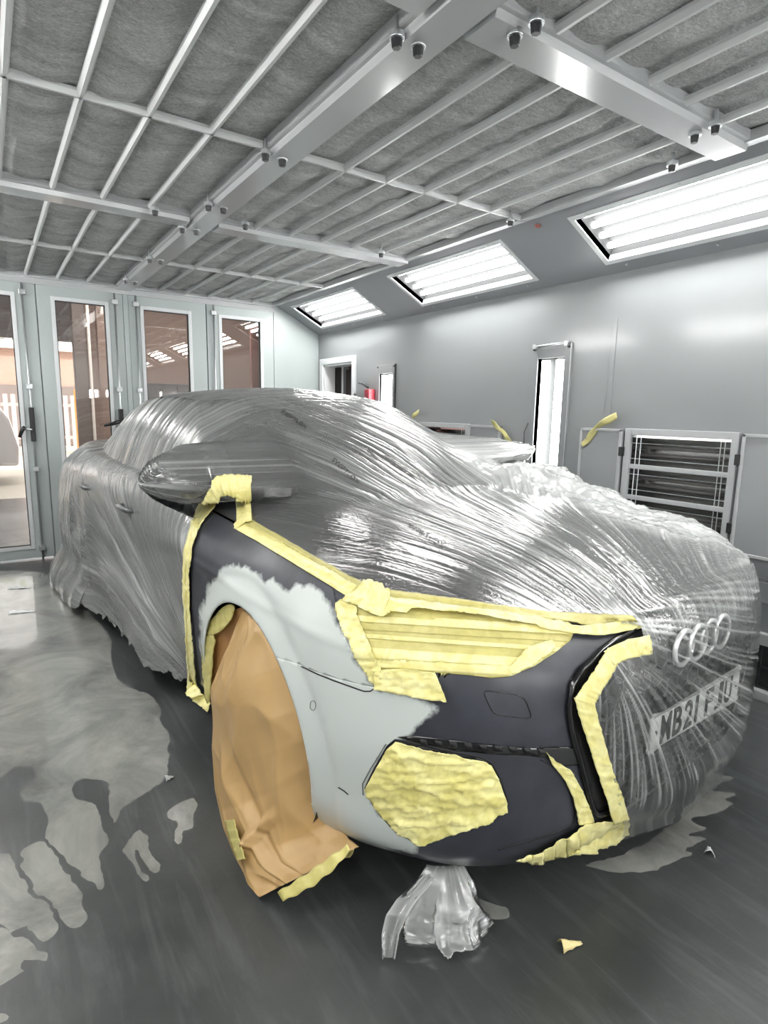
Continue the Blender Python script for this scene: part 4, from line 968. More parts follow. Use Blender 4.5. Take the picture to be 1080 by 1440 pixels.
def film_side(side, r, c):
    G = upsample(base, r, c); X, Y, Z = G[..., 0], G[..., 1], G[..., 2]
    if side > 0: G[..., 0] = far_x(G[..., 0], G[..., 1]); X = G[..., 0]
    v = np.cumsum(np.r_[np.zeros((1, c)), np.linalg.norm(np.diff(G, axis=0), axis=2)], 0)      # climb from the hem
    u = np.cumsum(np.c_[np.zeros(r), np.linalg.norm(np.diff(G, axis=1), axis=2)], 1)
    dr = np.gradient(G, axis=0); dc = np.gradient(G, axis=1); n = np.cross(dc, dr); n /= np.linalg.norm(n, axis=2, keepdims=True) + 1e-9
    sg = np.where((n * (G - np.array([0, 2.2, .5]))).sum(2) < 0, -1, 1)[..., None]; n = n * sg
    for _ in range(3): n[1:-1, 1:-1] = .25 * (n[:-2, 1:-1] + n[2:, 1:-1] + n[1:-1, :-2] + n[1:-1, 2:])
    n /= np.linalg.norm(n, axis=2, keepdims=True) + 1e-9
    sx = X * side
    # regions
    up = sstep(.55, .85, n[..., 2])                        # facing the ceiling
    front = sstep(-.35, -.75, n[..., 1]) * (1 - sstep(.3, .6, Y))     # nose
    s_h = np.sqrt(np.maximum(Y - .0, 0) ** 2 + (1.1 * np.maximum(Z - .93, 0)) ** 2) * 1.0
    hoodish = sstep(.60, .72, Z) * (1 - sstep(1.25, 1.6, Y - .0 * X)) * sstep(.25, .6, n[..., 2])
    shield = sstep(.92, 1.0, Z) * sstep(2.3, 1.9, Y) * sstep(-.25, -.5, n[..., 1]); topw = np.maximum(hoodish, shield)
    topw = np.maximum(topw, sstep(.8, .95, n[..., 2]) * (Z > 1.2) * .35)
    sidew = (1 - topw) * (1 - front)
    glassw = sidew * sstep(.88, .97, Z); doorw = sidew * (1 - sstep(.86, .95, Z))
    # creases: bonnet and windscreen run lengthwise, gathered towards the bonnet's taped corner
    xq, xs = -.30, sx + .62 * np.maximum(0, s_h - 1.12)
    a = xq + (xs - xq) / (.22 + .80 * np.clip(s_h, 0, 1.4)); wob = .05 * (fbm(sx * 2, s_h * 1.2, seed=31) - .5)
    a = a + wob
    def cr(a, l, f, st, seed, p): return ridge(a * f, l * st, seed=seed) ** p
    def ln(a, s, fr_, st, seed, w):
        x = a * fr_ + .55 * (vnoise(a * fr_ * .35, s * st, seed=seed + 5) - .5); i = np.floor(x); c0 = .2 + .6 * _h(i, i * 0, i * 0, seed); g = .35 + .65 * _h(i, i * 0 + 3, i * 0, seed)
        return np.exp(-((x - i - c0) / w) ** 2) * g * sstep(.28, .6, vnoise(i * 7.31, s * st * 2.2, seed=seed + 3))
    F = .6 * cr(a, s_h, 8, .7, 1, 7) + .6 * cr(a + .13, s_h, 17, .9, 2, 5) + .45 * cr(a, s_h, 34, 1.1, 3, 3) + .22 * cr(a, s_h, 62, 1.6, 4, 2)
    ampn = sstep(.36, .62, fbm(a * 4 + 3, s_h * 1.3, seed=40)); F = F * (.30 + .95 * ampn); F = F * np.where(Z > .95, .35 + 1.0 * sstep(-.52, -.15, sx), 1)
    # side glass: hanging folds leaning back
    b = Y + .22 * (Z - .9) + .03 * (fbm(Y * 2, Z * 3, seed=12) - .5)
    Gf = .6 * cr(b, Z, 9, .9, 5, 6) + .6 * cr(b, Z, 19, 1.0, 6, 4) + .35 * cr(b, Z, 40, 1.2, 16, 2.5); Gf *= .35 + .9 * sstep(.35, .65, vnoise(Y * 3, Z * 1.5, seed=14))
    # doors: long drapes fanning from the taped sill corner up to the boot
    ang = np.arctan2(Z - .10, np.maximum(Y - .95, .05)); rad = np.hypot(Z - .10, Y - .95)
    cdr = ang * 1.35 + .10 * (fbm(Y * 1.6, Z * 2.2, seed=15) - .5)
    Df = .7 * cr(cdr, rad, 9, .5, 7, 7) + .6 * cr(cdr, rad, 20, .6, 8, 5) + .4 * cr(cdr, rad, 42, .8, 18, 3); Df *= .15 + 1.0 * sstep(.4, .68, fbm(cdr * 3, rad * .9, seed=41))
    rearw = sstep(3.0, 3.9, Y); Rf = .8 * cr(u, v, 8, .5, 9, 3) + .4 * cr(u, v, 19, .8, 10, 4); Df = Df * (1 - rearw) + Rf * rearw
    # nose: fan from the taped corner across grille and plate
    an = np.arctan2(Z - .80, sx + .42 + 1e-3); rn = np.hypot(Z - .80, sx + .42)
    Nf = .6 * cr(an, rn, 8, .7, 21, 9) + .6 * cr(an, rn, 19, .9, 22, 6) + .4 * cr(an, rn, 42, 1.1, 24, 4); Nf *= .15 + sstep(.35, .6, fbm(an * 2.2, rn * 1.5, seed=42))
    low_ = sstep(.34, .22, Z) * front; Nf = Nf * (1 - low_) + low_ * .5 * cr(sx - .5 * Z, Z, 14, 1.0, 23, 5)
    d = .006 * F * topw + .008 * Gf * glassw + .009 * Df * doorw + .0022 * Nf * front
    LF = np.maximum(np.maximum(ln(a, s_h, 12, .8, 101, .045), .85 * ln(a + .3, s_h, 27, .9, 102, .085)), .6 * ln(a, s_h, 55, 1.2, 103, .16)) * np.where(Z > .95, .35 + .8 * sstep(-.52, -.15, sx), 1)
    LG = np.maximum(ln(b, Z, 13, .8, 111, .05), .8 * ln(b, Z, 30, 1.0, 112, .10)); LD = np.maximum(np.maximum(ln(cdr, rad, 13, .45, 121, .05), .8 * ln(cdr, rad, 30, .55, 122, .09)), .5 * ln(cdr, rad, 64, .7, 123, .16)); LD = LD * (1 - rearw) + rearw * np.maximum(ln(u, v, 9, .5, 124, .05), .7 * ln(u, v, 22, .7, 125, .09))
    LD = LD * (.22 + .9 * sstep(.42, .66, fbm(cdr * 4 + 7, rad * .8, seed=141))); LG = LG * (.4 + .7 * sstep(.35, .6, fbm(b * 4, Z * 1.5, seed=142)))
    LN = np.maximum(np.maximum(ln(an, rn, 11, 1.2, 131, np.maximum(.075, .0032 * 11 / rn)), .9 * ln(an, rn, 24, 1.6, 132, np.maximum(.12, .0032 * 24 / rn)) * sstep(.08, .25, rn)), .7 * ln(an, rn, 46, 2., 133, np.maximum(.2, .0032 * 46 / rn)) * sstep(.25, .5, rn)) * (1 - .5 * low_)
    d = d + .005 * LF * topw + .006 * LG * glassw + .006 * LD * doorw + .004 * LN * front
    fold_sheen = (.40 * F + .75 * LF) * topw + (.45 * Gf + .75 * LG) * glassw + (.45 * Df + .8 * LD) * doorw + 1.0 * LN * front  # creases whitened: doubled film plus glints painted in as haze
    # loose folds heaped over the far wing and the corner of the nose
    H = sstep(.35, .62, sx - .06 * np.sin(Y * 9)) * sstep(.30, .62, Z) * (1 - sstep(1.35, 1.75, Y)) * sstep(.05, .35, Y)
    fbz = fbm(X * 9 + 30 * (side > 0), Y * 9, Z * 9, seed=50, oct=4); crump = np.abs(2 * fbm(X * 9, Y * 9, Z * 9, seed=51, oct=5) - 1)
    C1 = 1 - np.clip(crump * 3.2, 0, 1)
    heap = np.zeros_like(X); lift = np.zeros_like(G)
    if side > 0:
        heap = H * (.6 + .8 * (vnoise(Y * 5.5, Z * 3, seed=77) - .3)); up_ = sstep(.55, 1.15, Y); lift[..., 0] = .06 * heap * (.3 + .7 * up_); lift[..., 2] = .125 * heap * sstep(.55, .8, Z) * up_
        d = d * (1 - .6 * H) + H * (.05 * (fbz - .40) + .012 * C1); fold_sheen = fold_sheen * (1 - .5 * H) + H * (.30 + .8 * C1 + .25 * fbz)
    # small isotropic crumple everywhere, and the gathered knot over the mirror
    base_h = .02 + .25 * sidew + .0 * front + topw * (.05 + .10 * sstep(-.55, -.35, sx) + .10 * sstep(.0, .6, sx)) + .42 * H * (side > 0)  # haze by area paints in the brightness doors and bonnet reflect
    outb = sstep(-.42, -.56, sx) * hoodish; d = d * (1 - .65 * outb); fold_sheen = fold_sheen * (1 - .55 * outb)
    cz = 1 - np.clip(np.abs(2 * fbm(X * 15, Y * 15, Z * 15, seed=61, oct=3) - 1) * 5, 0, 1)
    wz = np.maximum(.25 * sidew, .15 * topw) * sstep(.45, .7, fbm(X * 3, Y * 3, Z * 3, seed=62)); d += .005 * cz * wz; fold_sheen += .5 * cz * wz
    mg = np.exp(-(((Y - MY) / .14) ** 2 + ((Z - 1.0) / .12) ** 2)) * (n[..., 0] > .3)
    mang = np.arctan2(Z - 1.0, Y - MY); lift[..., 0] += np.maximum((.73 + .30 * mg ** .7) - X, 0) * sstep(.02, .3, mg); d += mg * .02 * (cr(mang, Z * 0, 4.0, 1, 71, 4) + .5 * cr(mang, Z * 0, 9, 1, 72, 5)); fold_sheen += mg * .9 * cr(mang, Z * 0, 5, 1, 71, 5)
    # stand-off: snug near the tape, loose at the hem
    off = .010 + .022 * front + .012 * sstep(.6, .3, Z) + .008 * topw
    off = off + front * .02 * sstep(.5, .25, np.abs(sx))
    hem = sstep(.34, .05, Z) * (1 - front); tailw = sstep(3.0, 4.2, Y)
    off = off + hem * (.03 + .07 * vnoise(u * 3, u * 0 + 3, seed=80) + .09 * tailw)
    wig = sstep(2.6, 3.3, Y) * (1 - sstep(.5, .8, Z)); off = off + wig * .05 * (vnoise(u * 4, v * 1.2, seed=81))
    P = G.copy(); P[..., 0] = X
    near = None
    if side < 0:
        W_ = G * [-1, 1, 1]; q = cproj(W_); ed = edist(q[..., 0], q[..., 1], EXPOSED) * np.linalg.norm(W_ - EYE, axis=2) / FPX
        k = sstep(.0, .16, ed); on_ = .004 + .019 * front; off = on_ + (off - on_) * k; d = d * (.12 + .88 * sstep(.0, .12, ed)); near = inpoly(q[..., 0], q[..., 1], EXPOSED)
        facing = ((W_ - EYE) * (n * [-1, 1, 1])).sum(2) < .1; near = near & facing
    P = P + n * (off + d)[..., None] + lift
    P[..., 2] = np.maximum(P[..., 2], .004)
    P[:, 0, 0] = 0; P[:, -1, 0] = 0; P[..., 0] *= side
    # faces
    idx = np.arange(r * c).reshape(r, c); Fq = np.stack([idx[:-1, :-1], idx[:-1, 1:], idx[1:, 1:], idx[1:, :-1]], -1).reshape(-1, 4)
    zc = lambda A: .25 * (A[:-1, :-1] + A[:-1, 1:] + A[1:, 1:] + A[1:, :-1])
    zz, yy, uu, fr = zc(Z), zc(Y), zc(u), zc(front)
    hemz = .115 + .05 * (fbm(uu * 4, uu * 0, seed=90) - .5) + .03 * (vnoise(uu * 22, uu * 0, seed=91) - .5)
    hemz = np.where(fr > .3, .13 + .02 * (vnoise(uu * 15, uu * 0, seed=92) - .5), hemz)
    hemz = np.where((side < 0) & (fr < .3), hemz + .10 * sstep(2.0, 1.3, yy) - .10 * sstep(3.0, 3.5, yy), hemz)
    keep = zz > hemz
    if near is not None: keep &= ~(zc(near.astype(float)) > .5)
    F_ = Fq[keep.reshape(-1)]
    F_ = F_ if side > 0 else F_[:, ::-1]
    return P.reshape(-1, 3), F_, np.clip(base_h + .75 * fold_sheen ** 1.25, 0, .92).reshape(-1), np.stack([u, v], -1).reshape(-1, 2)
Pn, Fn, fn_, _ = film_side(-1, FR, FC); Pf, Ff, ff_, _ = film_side(1, int(FR * .9), int(FC * .8))
V = np.r_[Pn, Pf]; F = np.r_[Fn, Ff + len(Pn)]; fold_sheen = np.r_[fn_, ff_]
used = np.unique(F); mp = np.zeros(len(V), np.int64); mp[used] = np.arange(len(used)); V, F, fold_sheen = V[used], mp[F], fold_sheen[used]
def film_mat(name, haze0, haze1, gl=1.0):
    m, nt = new_mat(name); o = N(nt, 'ShaderNodeOutputMaterial')
    at = N(nt, 'ShaderNodeAttribute', _attribute_name='fold_sheen'); tc = N(nt, 'ShaderNodeTexCoord')
    n1 = N(nt, 'ShaderNodeTexNoise', Scale=5., Detail=5.); L(nt, tc.outputs['Object'], n1.inputs[0])
    n2 = N(nt, 'ShaderNodeTexNoise', Scale=70., Detail=4., Distortion=1.); L(nt, tc.outputs['Object'], n2.inputs[0])
    bp = N(nt, 'ShaderNodeBump', Strength=.18, Distance=.004); L(nt, n2.outputs[0], bp.inputs['Height'])
    hz = N(nt, 'ShaderNodeMapRange'); hz.inputs[2].default_value = 1.0; hz.inputs[3].default_value = haze0; hz.inputs[4].default_value = haze1; L(nt, at.outputs['Fac'], hz.inputs[0])
    lw = N(nt, 'ShaderNodeLayerWeight', Blend=.32); ml = N(nt, 'ShaderNodeMath', _operation='MULTIPLY_ADD'); L(nt, lw.outputs['Facing'], ml.inputs[0]); ml.inputs[1].default_value = .07; L(nt, hz.outputs[0], ml.inputs[2])
    df = N(nt, 'ShaderNodeBsdfDiffuse'); df.inputs[0].default_value = (.88, .9, .89, 1); tl = N(nt, 'ShaderNodeBsdfTranslucent'); tl.inputs[0].default_value = (.88, .9, .89, 1)
    dm = N(nt, 'ShaderNodeMixShader', Fac=.45); L(nt, df.outputs[0], dm.inputs[1]); L(nt, tl.outputs[0], dm.inputs[2])
    tr = N(nt, 'ShaderNodeBsdfTransparent'); tr.inputs[0].default_value = (.96, .965, .96, 1)
    mx = N(nt, 'ShaderNodeMixShader'); L(nt, ml.outputs[0], mx.inputs[0]); L(nt, tr.outputs[0], mx.inputs[1]); L(nt, dm.outputs[0], mx.inputs[2])
    gs = N(nt, 'ShaderNodeBsdfGlossy', Roughness=.16); gs.inputs[0].default_value = (1, 1, 1, 1); L(nt, bp.outputs[0], gs.inputs['Normal'])
    fr = N(nt, 'ShaderNodeFresnel', IOR=1.55); L(nt, bp.outputs[0], fr.inputs['Normal']); mm = N(nt, 'ShaderNodeMath', _operation='MULTIPLY'); mm.inputs[1].default_value = gl; mm.use_clamp = True; L(nt, fr.outputs[0], mm.inputs[0])
    m2 = N(nt, 'ShaderNodeMixShader'); L(nt, mm.outputs[0], m2.inputs[0]); L(nt, mx.outputs[0], m2.inputs[1]); L(nt, gs.outputs[0], m2.inputs[2]); L(nt, m2.outputs[0], o.inputs[0])
    return m
M_film = film_mat('clear_film', .0, 1.0, 1.1)
fo = fast_mesh('masking_film', V, F, M_film); fo.matrix_world = CARM; set_attr(fo, 'fold_sheen', fold_sheen)
tag(fo, 'clear wrinkled plastic film draped over the whole car and taped round its bare corner', 'plastic film')
FBVH = BVHTree.FromPolygons([tuple(p) for p in V], [tuple(map(int, f)) for f in F])
def fcast(px, py): 
    a, n = cast(px, py, FBVH); b, nb = cast(px, py)
    if a is None: return b, nb
    if b is not None and np.linalg.norm(a - EYE) > np.linalg.norm(b - EYE): return b, nb
    return a, n
# ================================================================ masking tape, paper
def tape_mat(name, c0, c1, tr=.0, sc=30.):
    m, nt = new_mat(name); o = N(nt, 'ShaderNodeOutputMaterial'); b = N(nt, 'ShaderNodeBsdfPrincipled', Roughness=.42); b.inputs['Coat Weight'].default_value = .2; b.inputs['Coat Roughness'].default_value = .3
    tc = N(nt, 'ShaderNodeTexCoord'); n1 = N(nt, 'ShaderNodeTexNoise', Scale=sc, Detail=5., Distortion=.7); L(nt, tc.outputs['Object'], n1.inputs[0]); n2 = N(nt, 'ShaderNodeTexNoise', Scale=260., Detail=2.); L(nt, tc.outputs['Object'], n2.inputs[0])
    r = N(nt, 'ShaderNodeValToRGB'); r.color_ramp.elements[0].color = c4(c0); r.color_ramp.elements[1].color = c4(c1); r.color_ramp.elements[0].position = .38; r.color_ramp.elements[1].position = .62; L(nt, n1.outputs[0], r.inputs[0]); L(nt, r.outputs[0], b.inputs['Base Color'])
    bp = N(nt, 'ShaderNodeBump', Strength=.25, Distance=.001); L(nt, n2.outputs[0], bp.inputs['Height']); L(nt, bp.outputs[0], b.inputs['Normal'])
    t = N(nt, 'ShaderNodeBsdfTransparent'); t.inputs[0].default_value = (.95, .92, .6, 1); mx = N(nt, 'ShaderNodeMixShader', Fac=tr); L(nt, b.outputs[0], mx.inputs[1]); L(nt, t.outputs[0], mx.inputs[2]); L(nt, mx.outputs[0], o.inputs[0])
    return m
Y0, Y1 = srgb(232, 222, 144), srgb(246, 240, 176)
M_t1 = tape_mat('masking_tape', Y0, Y1, .07); M_t2 = tape_mat('thin_masking_tape', srgb(206, 197, 122), srgb(222, 213, 138), .24); M_t3 = tape_mat('thin_tape_single', srgb(200, 193, 124), srgb(216, 208, 136), .34)
def crk(seed, amp, f1=3, f2=1.2):      # crinkles across and along a strip
    def w(s, t): return amp * (ridge(s * f1 * 6, t * f2, seed=seed) ** 3 + .6 * ridge(s * 3 + t * 2, t * 2.5 - s * 2, seed=seed + 1) ** 4 + .5 * fbm(s * f1 * 4, t * 3, seed=seed + 2))
    return w
def pxcr(seed, amp, f=.05, ax=.6):
    def w(x, y):
        a = 1 - np.clip(np.abs(2 * fbm(x * f * ax, y * f * 1.6, seed=seed, oct=4) - 1) * 3, 0, 1); b = 1 - np.clip(np.abs(2 * fbm(x * f * 1.4 + y * f, y * f - x * f * .5, seed=seed + 5, oct=3) - 1) * 3.5, 0, 1)
        return amp * (a + .7 * b + .8 * fbm(x * f * .7, y * f, seed=seed + 9))
    return w
G_ = 'masking tape on the car'
def near_cast(xmax):
    def f(px, py):
        a, n = cast(px, py)
        if a is None or a[0] > -.05: d = cray(px, py); t = (.085 - EYE[1]) / d[1]; return EYE + d * t, np.array([0, -1., 0])
        return a, n
    return f
def tp(o, label): return tag(o, label, 'tape', G_)
tp(ribbon('masking_tape', [(306, 673), (288, 697), (271, 736), (262, 777), (260, 818), (262, 862), (266, 907), (267, 947), (265, 978)], [(310, 694), (303, 716), (285, 739), (275, 766), (270, 803), (270, 847), (273, 892), (277, 933), (281, 966)], M_t1, .008, 120, 9, fcast, crk(3, .004, 6)), 'long yellow tape strip down the door gap behind the bare wing')
tp(ribbon('masking_tape', [(264, 972), (280, 986), (297, 998)], [(277, 958), (290, 974), (300, 985)], M_t1, .010, 30, 9, cast, crk(5, .006)), 'short crumpled yellow tape at the sill behind the paper covered wheel')
tp(ribbon('masking_tape', [(286, 706), (291, 690), (303, 674), (320, 671), (338, 672), (353, 673)], [(302, 716), (306, 704), (309, 696), (318, 694), (331, 698), (349, 704)], M_t1, .013, 60, 9, fcast, crk(7, .005)), 'crumpled yellow tape over the pointed top of the bare wing')
tp(ribbon('masking_tape', [(350, 676), (353, 706), (355, 738)], [(330, 696), (333, 722), (334, 748)], M_t1, .014, 40, 9, fcast, crk(9, .003)), 'short upright yellow tape at the foot of the windscreen')
tp(ribbon('masking_tape', [(352, 733), (390, 755), (440, 785), (490, 813), (528, 832)], [(343, 741), (380, 762), (430, 791), (480, 822), (512, 845)], M_t3, .008, 90, 7, fcast, crk(11, .002)), 'thin yellow tape lying on the film along the bonnet edge, upper of two strips')
tp(ribbon('masking_tape', [(343, 738), (380, 759), (430, 788), (480, 818), (516, 840)], [(334, 747), (370, 767), (420, 796), (470, 826), (503, 847)], M_t1, .011, 90, 9, cast, crk(13, .003, 5)), 'bright yellow tape along the bare wing top edge, lower of two strips')
tp(ribbon('masking_tape', [(518, 830), (600, 842), (677, 852), (762, 864), (833, 868), (888, 870)], [(520, 846), (600, 855), (677, 864), (762, 875), (833, 882), (893, 881)], M_t2, .010, 120, 7, fcast, crk(15, .002, 5)), 'thin yellow tape over the film on the bonnet front edge')
tp(ribbon('masking_tape', [(515, 843), (600, 853), (662, 861), (736, 872), (810, 883), (838, 880), (890, 874)], [(520, 858), (560, 861), (662, 870), (736, 882), (810, 895), (842, 897), (897, 887)], M_t1, .012, 120, 9, cast, crk(17, .004, 7)), 'bright yellow tape along the bonnet front edge above the masked headlight')
tp(patch('masking_tape', rounded([(497, 836), (515, 826), (532, 830), (548, 842), (545, 854), (556, 862), (540, 870), (523, 862), (505, 852), (488, 848)], 1), M_t1, .016, 3, cast, pxcr(21, .006, .09)), 'crumpled knot of yellow tape at the outer corner of the masked headlight')
# masked headlight: base layer and overlapping strips
hd = thing('headlight_masking', 'headlight covered with overlapping rows of yellow masking tape', 'tape', (0, 0, 0)); hd.matrix_basis = CARM; del hd['_w']
patch('tape_layer', HL, M_t2, .0025, 4, cast, pxcr(30, .0015, .06), .0012, hd)
def hl_strip(ya0, ya1, yb0, yb1, xa, xb, mat, off, seed):
    q = [(xa, ya0), (xb, yb0), (xb, yb1), (xa, ya1)]; cl = []
    # clip the strip by the headlight outline: intersect sampled columns
    xs = np.linspace(xa, xb, 70); A = []; B = []
    for x in xs:
        t = (x - xa) / (xb - xa); y0, y1 = ya0 + t * (yb0 - ya0), ya1 + t * (yb1 - ya1); ys = np.linspace(y0, y1, 25); i = inpoly(np.full(25, x), ys, HL)
        if i.sum() >= 2: A.append((x, ys[i][0])); B.append((x, ys[i][-1]))
    n = len(A); 
    A_, B_ = np.array(A), np.array(B); tt = np.linspace(0, 1, 6); Gp = A_[:, None] * (1 - tt)[None, :, None] + B_[:, None] * tt[None, :, None]; V_ = Gp.reshape(-1, 2)
    w = crk(seed, .0016, 6)(np.repeat(np.arange(n), 6) / n, np.tile(tt, n)); P, _ = lay(V_, cast, off + w); mb = MB(); mb.grid(P.reshape(n, 6, 3)); return carobj(mb, 'tape_strip', mat, hd, True, .001)
hl_strip(864, 873, 884, 894, 482, 806, M_t1, .0055, 41); hl_strip(874, 885, 896, 904, 490, 800, M_t2, .0045, 42); hl_strip(890, 896, 912, 918, 497, 790, M_t1, .0055, 43)
hl_strip(897, 912, 920, 930, 500, 770, M_t2, .0045, 44); hl_strip(910, 925, 928, 940, 508, 765, M_t1, .0062, 45); hl_strip(924, 937, 938, 951, 515, 730, M_t1, .0055, 46)
patch('tape_strip', rounded([(474, 850), (488, 846), (503, 850), (507, 870), (518, 895), (530, 925), (545, 950), (528, 965), (510, 934), (490, 896), (477, 866)], 1), M_t1, .007, 3, cast, pxcr(48, .005, .07), .001, hd)
patch('tape_strip', [(528, 942), (560, 938), (612, 943), (620, 962), (628, 984), (600, 981), (560, 973), (530, 966)], M_t1, .008, 3, cast, pxcr(49, .005, .07), .001, hd)
patch('tape_strip', [(738, 912), (775, 900), (778, 914), (752, 934), (716, 949), (712, 940)], M_t1, .008, 4, cast, pxcr(50, .003, .05), .001, hd)
def shrink(P, k):
    P = np.array(P, float); c = P.mean(0); return [tuple(c + (p - c) * k) for p in P]
patch('intake_masking', shrink(FOG, .975), tape_mat('crumpled_tape', srgb(222, 212, 130), srgb(246, 239, 168), .04, 18.), .004, 2.6, cast, pxcr(60, .0055, .05, .38), .0015)
tag(bpy.data.objects['intake_masking'], 'lower bumper intake covered with crumpled yellow masking tape', 'tape')
# round the grille and under the bumper
tp(ribbon('masking_tape', [(839, 919), (855, 911), (872, 904), (903, 898)], [(852, 935), (862, 931), (876, 926), (906, 920)], M_t1, .022, 40, 9, cast, crk(71, .004)), 'yellow tape above the upper corner of the grille')
tp(ribbon('masking_tape', [(846, 914), (820, 948), (797, 978)], [(858, 934), (838, 963), (824, 986)], M_t1, .022, 40, 9, cast, crk(73, .003)), 'sloping yellow tape on the upper side of the grille')
tp(ribbon('masking_tape', [(797, 976), (809, 1017), (825, 1066), (841, 1112), (852, 1150)], [(824, 983), (836, 1028), (851, 1077), (865, 1112), (874, 1142)], M_t1, .022, 70, 9, cast, crk(75, .0035, 4)), 'long yellow tape down the side of the grille')
tp(ribbon('masking_tape', [(765, 1054), (774, 1073), (790, 1093), (802, 1119), (810, 1156)], [(775, 1066), (799, 1080), (816, 1111), (827, 1137), (833, 1155)], M_t1, .008, 50, 9, cast, crk(77, .004, 4)), 'curved yellow tape below the open aperture in the bumper')
tp(patch('masking_tape', [(832, 1151), (851, 1147), (872, 1136), (877, 1158), (875, 1169), (860, 1180), (861, 1184), (845, 1187), (832, 1190), (833, 1196), (800, 1196), (756, 1204), (721, 1200), (756, 1190), (809, 1160), (816, 1153)], M_t1, .012, 3.2, near_cast(.45), pxcr(80, .006, .05)), 'crumpled wide yellow tape along the bumper bottom under the grille')

# ---------------------------------------------------------------- brown paper over the front wheel
def paper_mat():
    m, nt = new_mat('brown_paper'); o = N(nt, 'ShaderNodeOutputMaterial'); b = N(nt, 'ShaderNodeBsdfPrincipled', Roughness=.5); L(nt, b.outputs[0], o.inputs[0]); b.inputs['Coat Weight'].default_value = .12; b.inputs['Coat Roughness'].default_value = .35
    tc = N(nt, 'ShaderNodeTexCoord'); n = N(nt, 'ShaderNodeTexNoise', Scale=5., Detail=6.); L(nt, tc.outputs['Object'], n.inputs[0]); n2 = N(nt, 'ShaderNodeTexNoise', Scale=180., Detail=3.); L(nt, tc.outputs['Object'], n2.inputs[0])
    r = N(nt, 'ShaderNodeValToRGB'); r.color_ramp.elements[0].color = c4(srgb(172, 139, 90)); r.color_ramp.elements[1].color = c4(srgb(190, 158, 108)); L(nt, n.outputs[0], r.inputs[0]); L(nt, r.outputs[0], b.inputs['Base Color'])
    bp = N(nt, 'ShaderNodeBump', Strength=.12, Distance=.001); L(nt, n2.outputs[0], bp.inputs['Height']); L(nt, bp.outputs[0], b.inputs['Normal']); return m
M_paper = paper_mat()
PL = np.array([(344, 850), (331, 882), (316, 922), (303, 985), (298, 1050), (302, 1110), (314, 1165), (330, 1205), (348, 1238), (367, 1260)], float)
PR = np.array([(356, 850), (392, 880), (422, 930), (446, 990), (462, 1055), (474, 1115), (480, 1150), (492, 1168), (503, 1178), (512, 1186)], float)
PXL = np.array([-.885, -.89, -.90, -.915, -.93, -.945, -.965, -.985, -1.0, -1.015]); PXR = np.array([-.868, -.868, -.868, -.866, -.864, -.858, -.84, -.82, -.80, -.80])
nv, nu_ = 150, 110; L_ = resample(PL, nv); R_ = resample(PR, nv); tl = np.linspace(0, 1, nv)
xl = np.interp(tl, np.linspace(0, 1, len(PXL)), PXL); xr = np.interp(tl, np.linspace(0, 1, len(PXR)), PXR); Gp = np.zeros((nv, nu_, 3))
for i in range(nv):
    a = con(*L_[i], 0, xl[i]); b = con(*R_[i], 0, xr[i])
    for k_, p in (('a', a), ('b', b)):
        if p[2] < .004:     # lands on the floor
            q = L_[i] if k_ == 'a' else R_[i]; p[:] = con(*q, 2, .004)
    s = np.linspace(0, 1, nu_)[:, None]; Gp[i] = a * (1 - s) + b * s
S_, T_ = np.meshgrid(np.linspace(0, 1, nu_), np.linspace(0, 1, nv))
bul = .055 * np.sin(np.pi * np.clip(S_ * 1.05, 0, 1)) ** .8 * sstep(0, .35, T_) * (1 - .35 * sstep(.6, 1, T_))
def crease(a, w): return np.exp(-(a / w) ** 2)
def lr(x, y, sd): return 1 - np.abs(2 * vnoise(x, y, seed=sd) - 1)
fold_ = .022 * lr(S_ * 2.4 + T_ * 1.2, T_ * 2.0 - S_ * .8, 5) + .014 * lr(S_ * 3.4 - T_ * 2.6, T_ * 3.5 + S_ * 1.5, 6) + .006 * lr(S_ * 9 + T_, T_ * 6 - S_ * 3, 8)
cl_ = lambda a, w: np.maximum(0, 1 - np.abs(a) / w)
fold_ += .016 * cl_(S_ - .30 - .35 * (T_ - .55), .06) * sstep(.42, .6, T_) - .010 * cl_(S_ - .40 - .3 * (T_ - .5), .05) * sstep(.4, .6, T_)
fold_ += .030 * cl_(T_ - .80 - .03 * np.sin(S_ * 7), .03) * sstep(.12, .3, S_) * sstep(.72, .5, S_)
fold_ += .012 * lr(T_ * 11 + S_ * 4, S_ * 3, 11) * sstep(.62, .95, S_)
Gp[..., 0] -= (bul + (fold_ - .012) * sstep(0, .10, S_)) * (1 - .92 * sstep(.72, .97, S_) * sstep(.92, .75, T_)); Gp[..., 2] = np.maximum(Gp[..., 2], .003 + .004 * S_)
pp = thing('masking_paper', 'brown masking paper sheet hung over the front wheel', 'paper', (0, 0, 0)); pp.matrix_basis = CARM; del pp['_w']
mb = MB(); mb.grid(Gp); carobj(mb, 'paper_sheet', M_paper, pp, True, .0012)
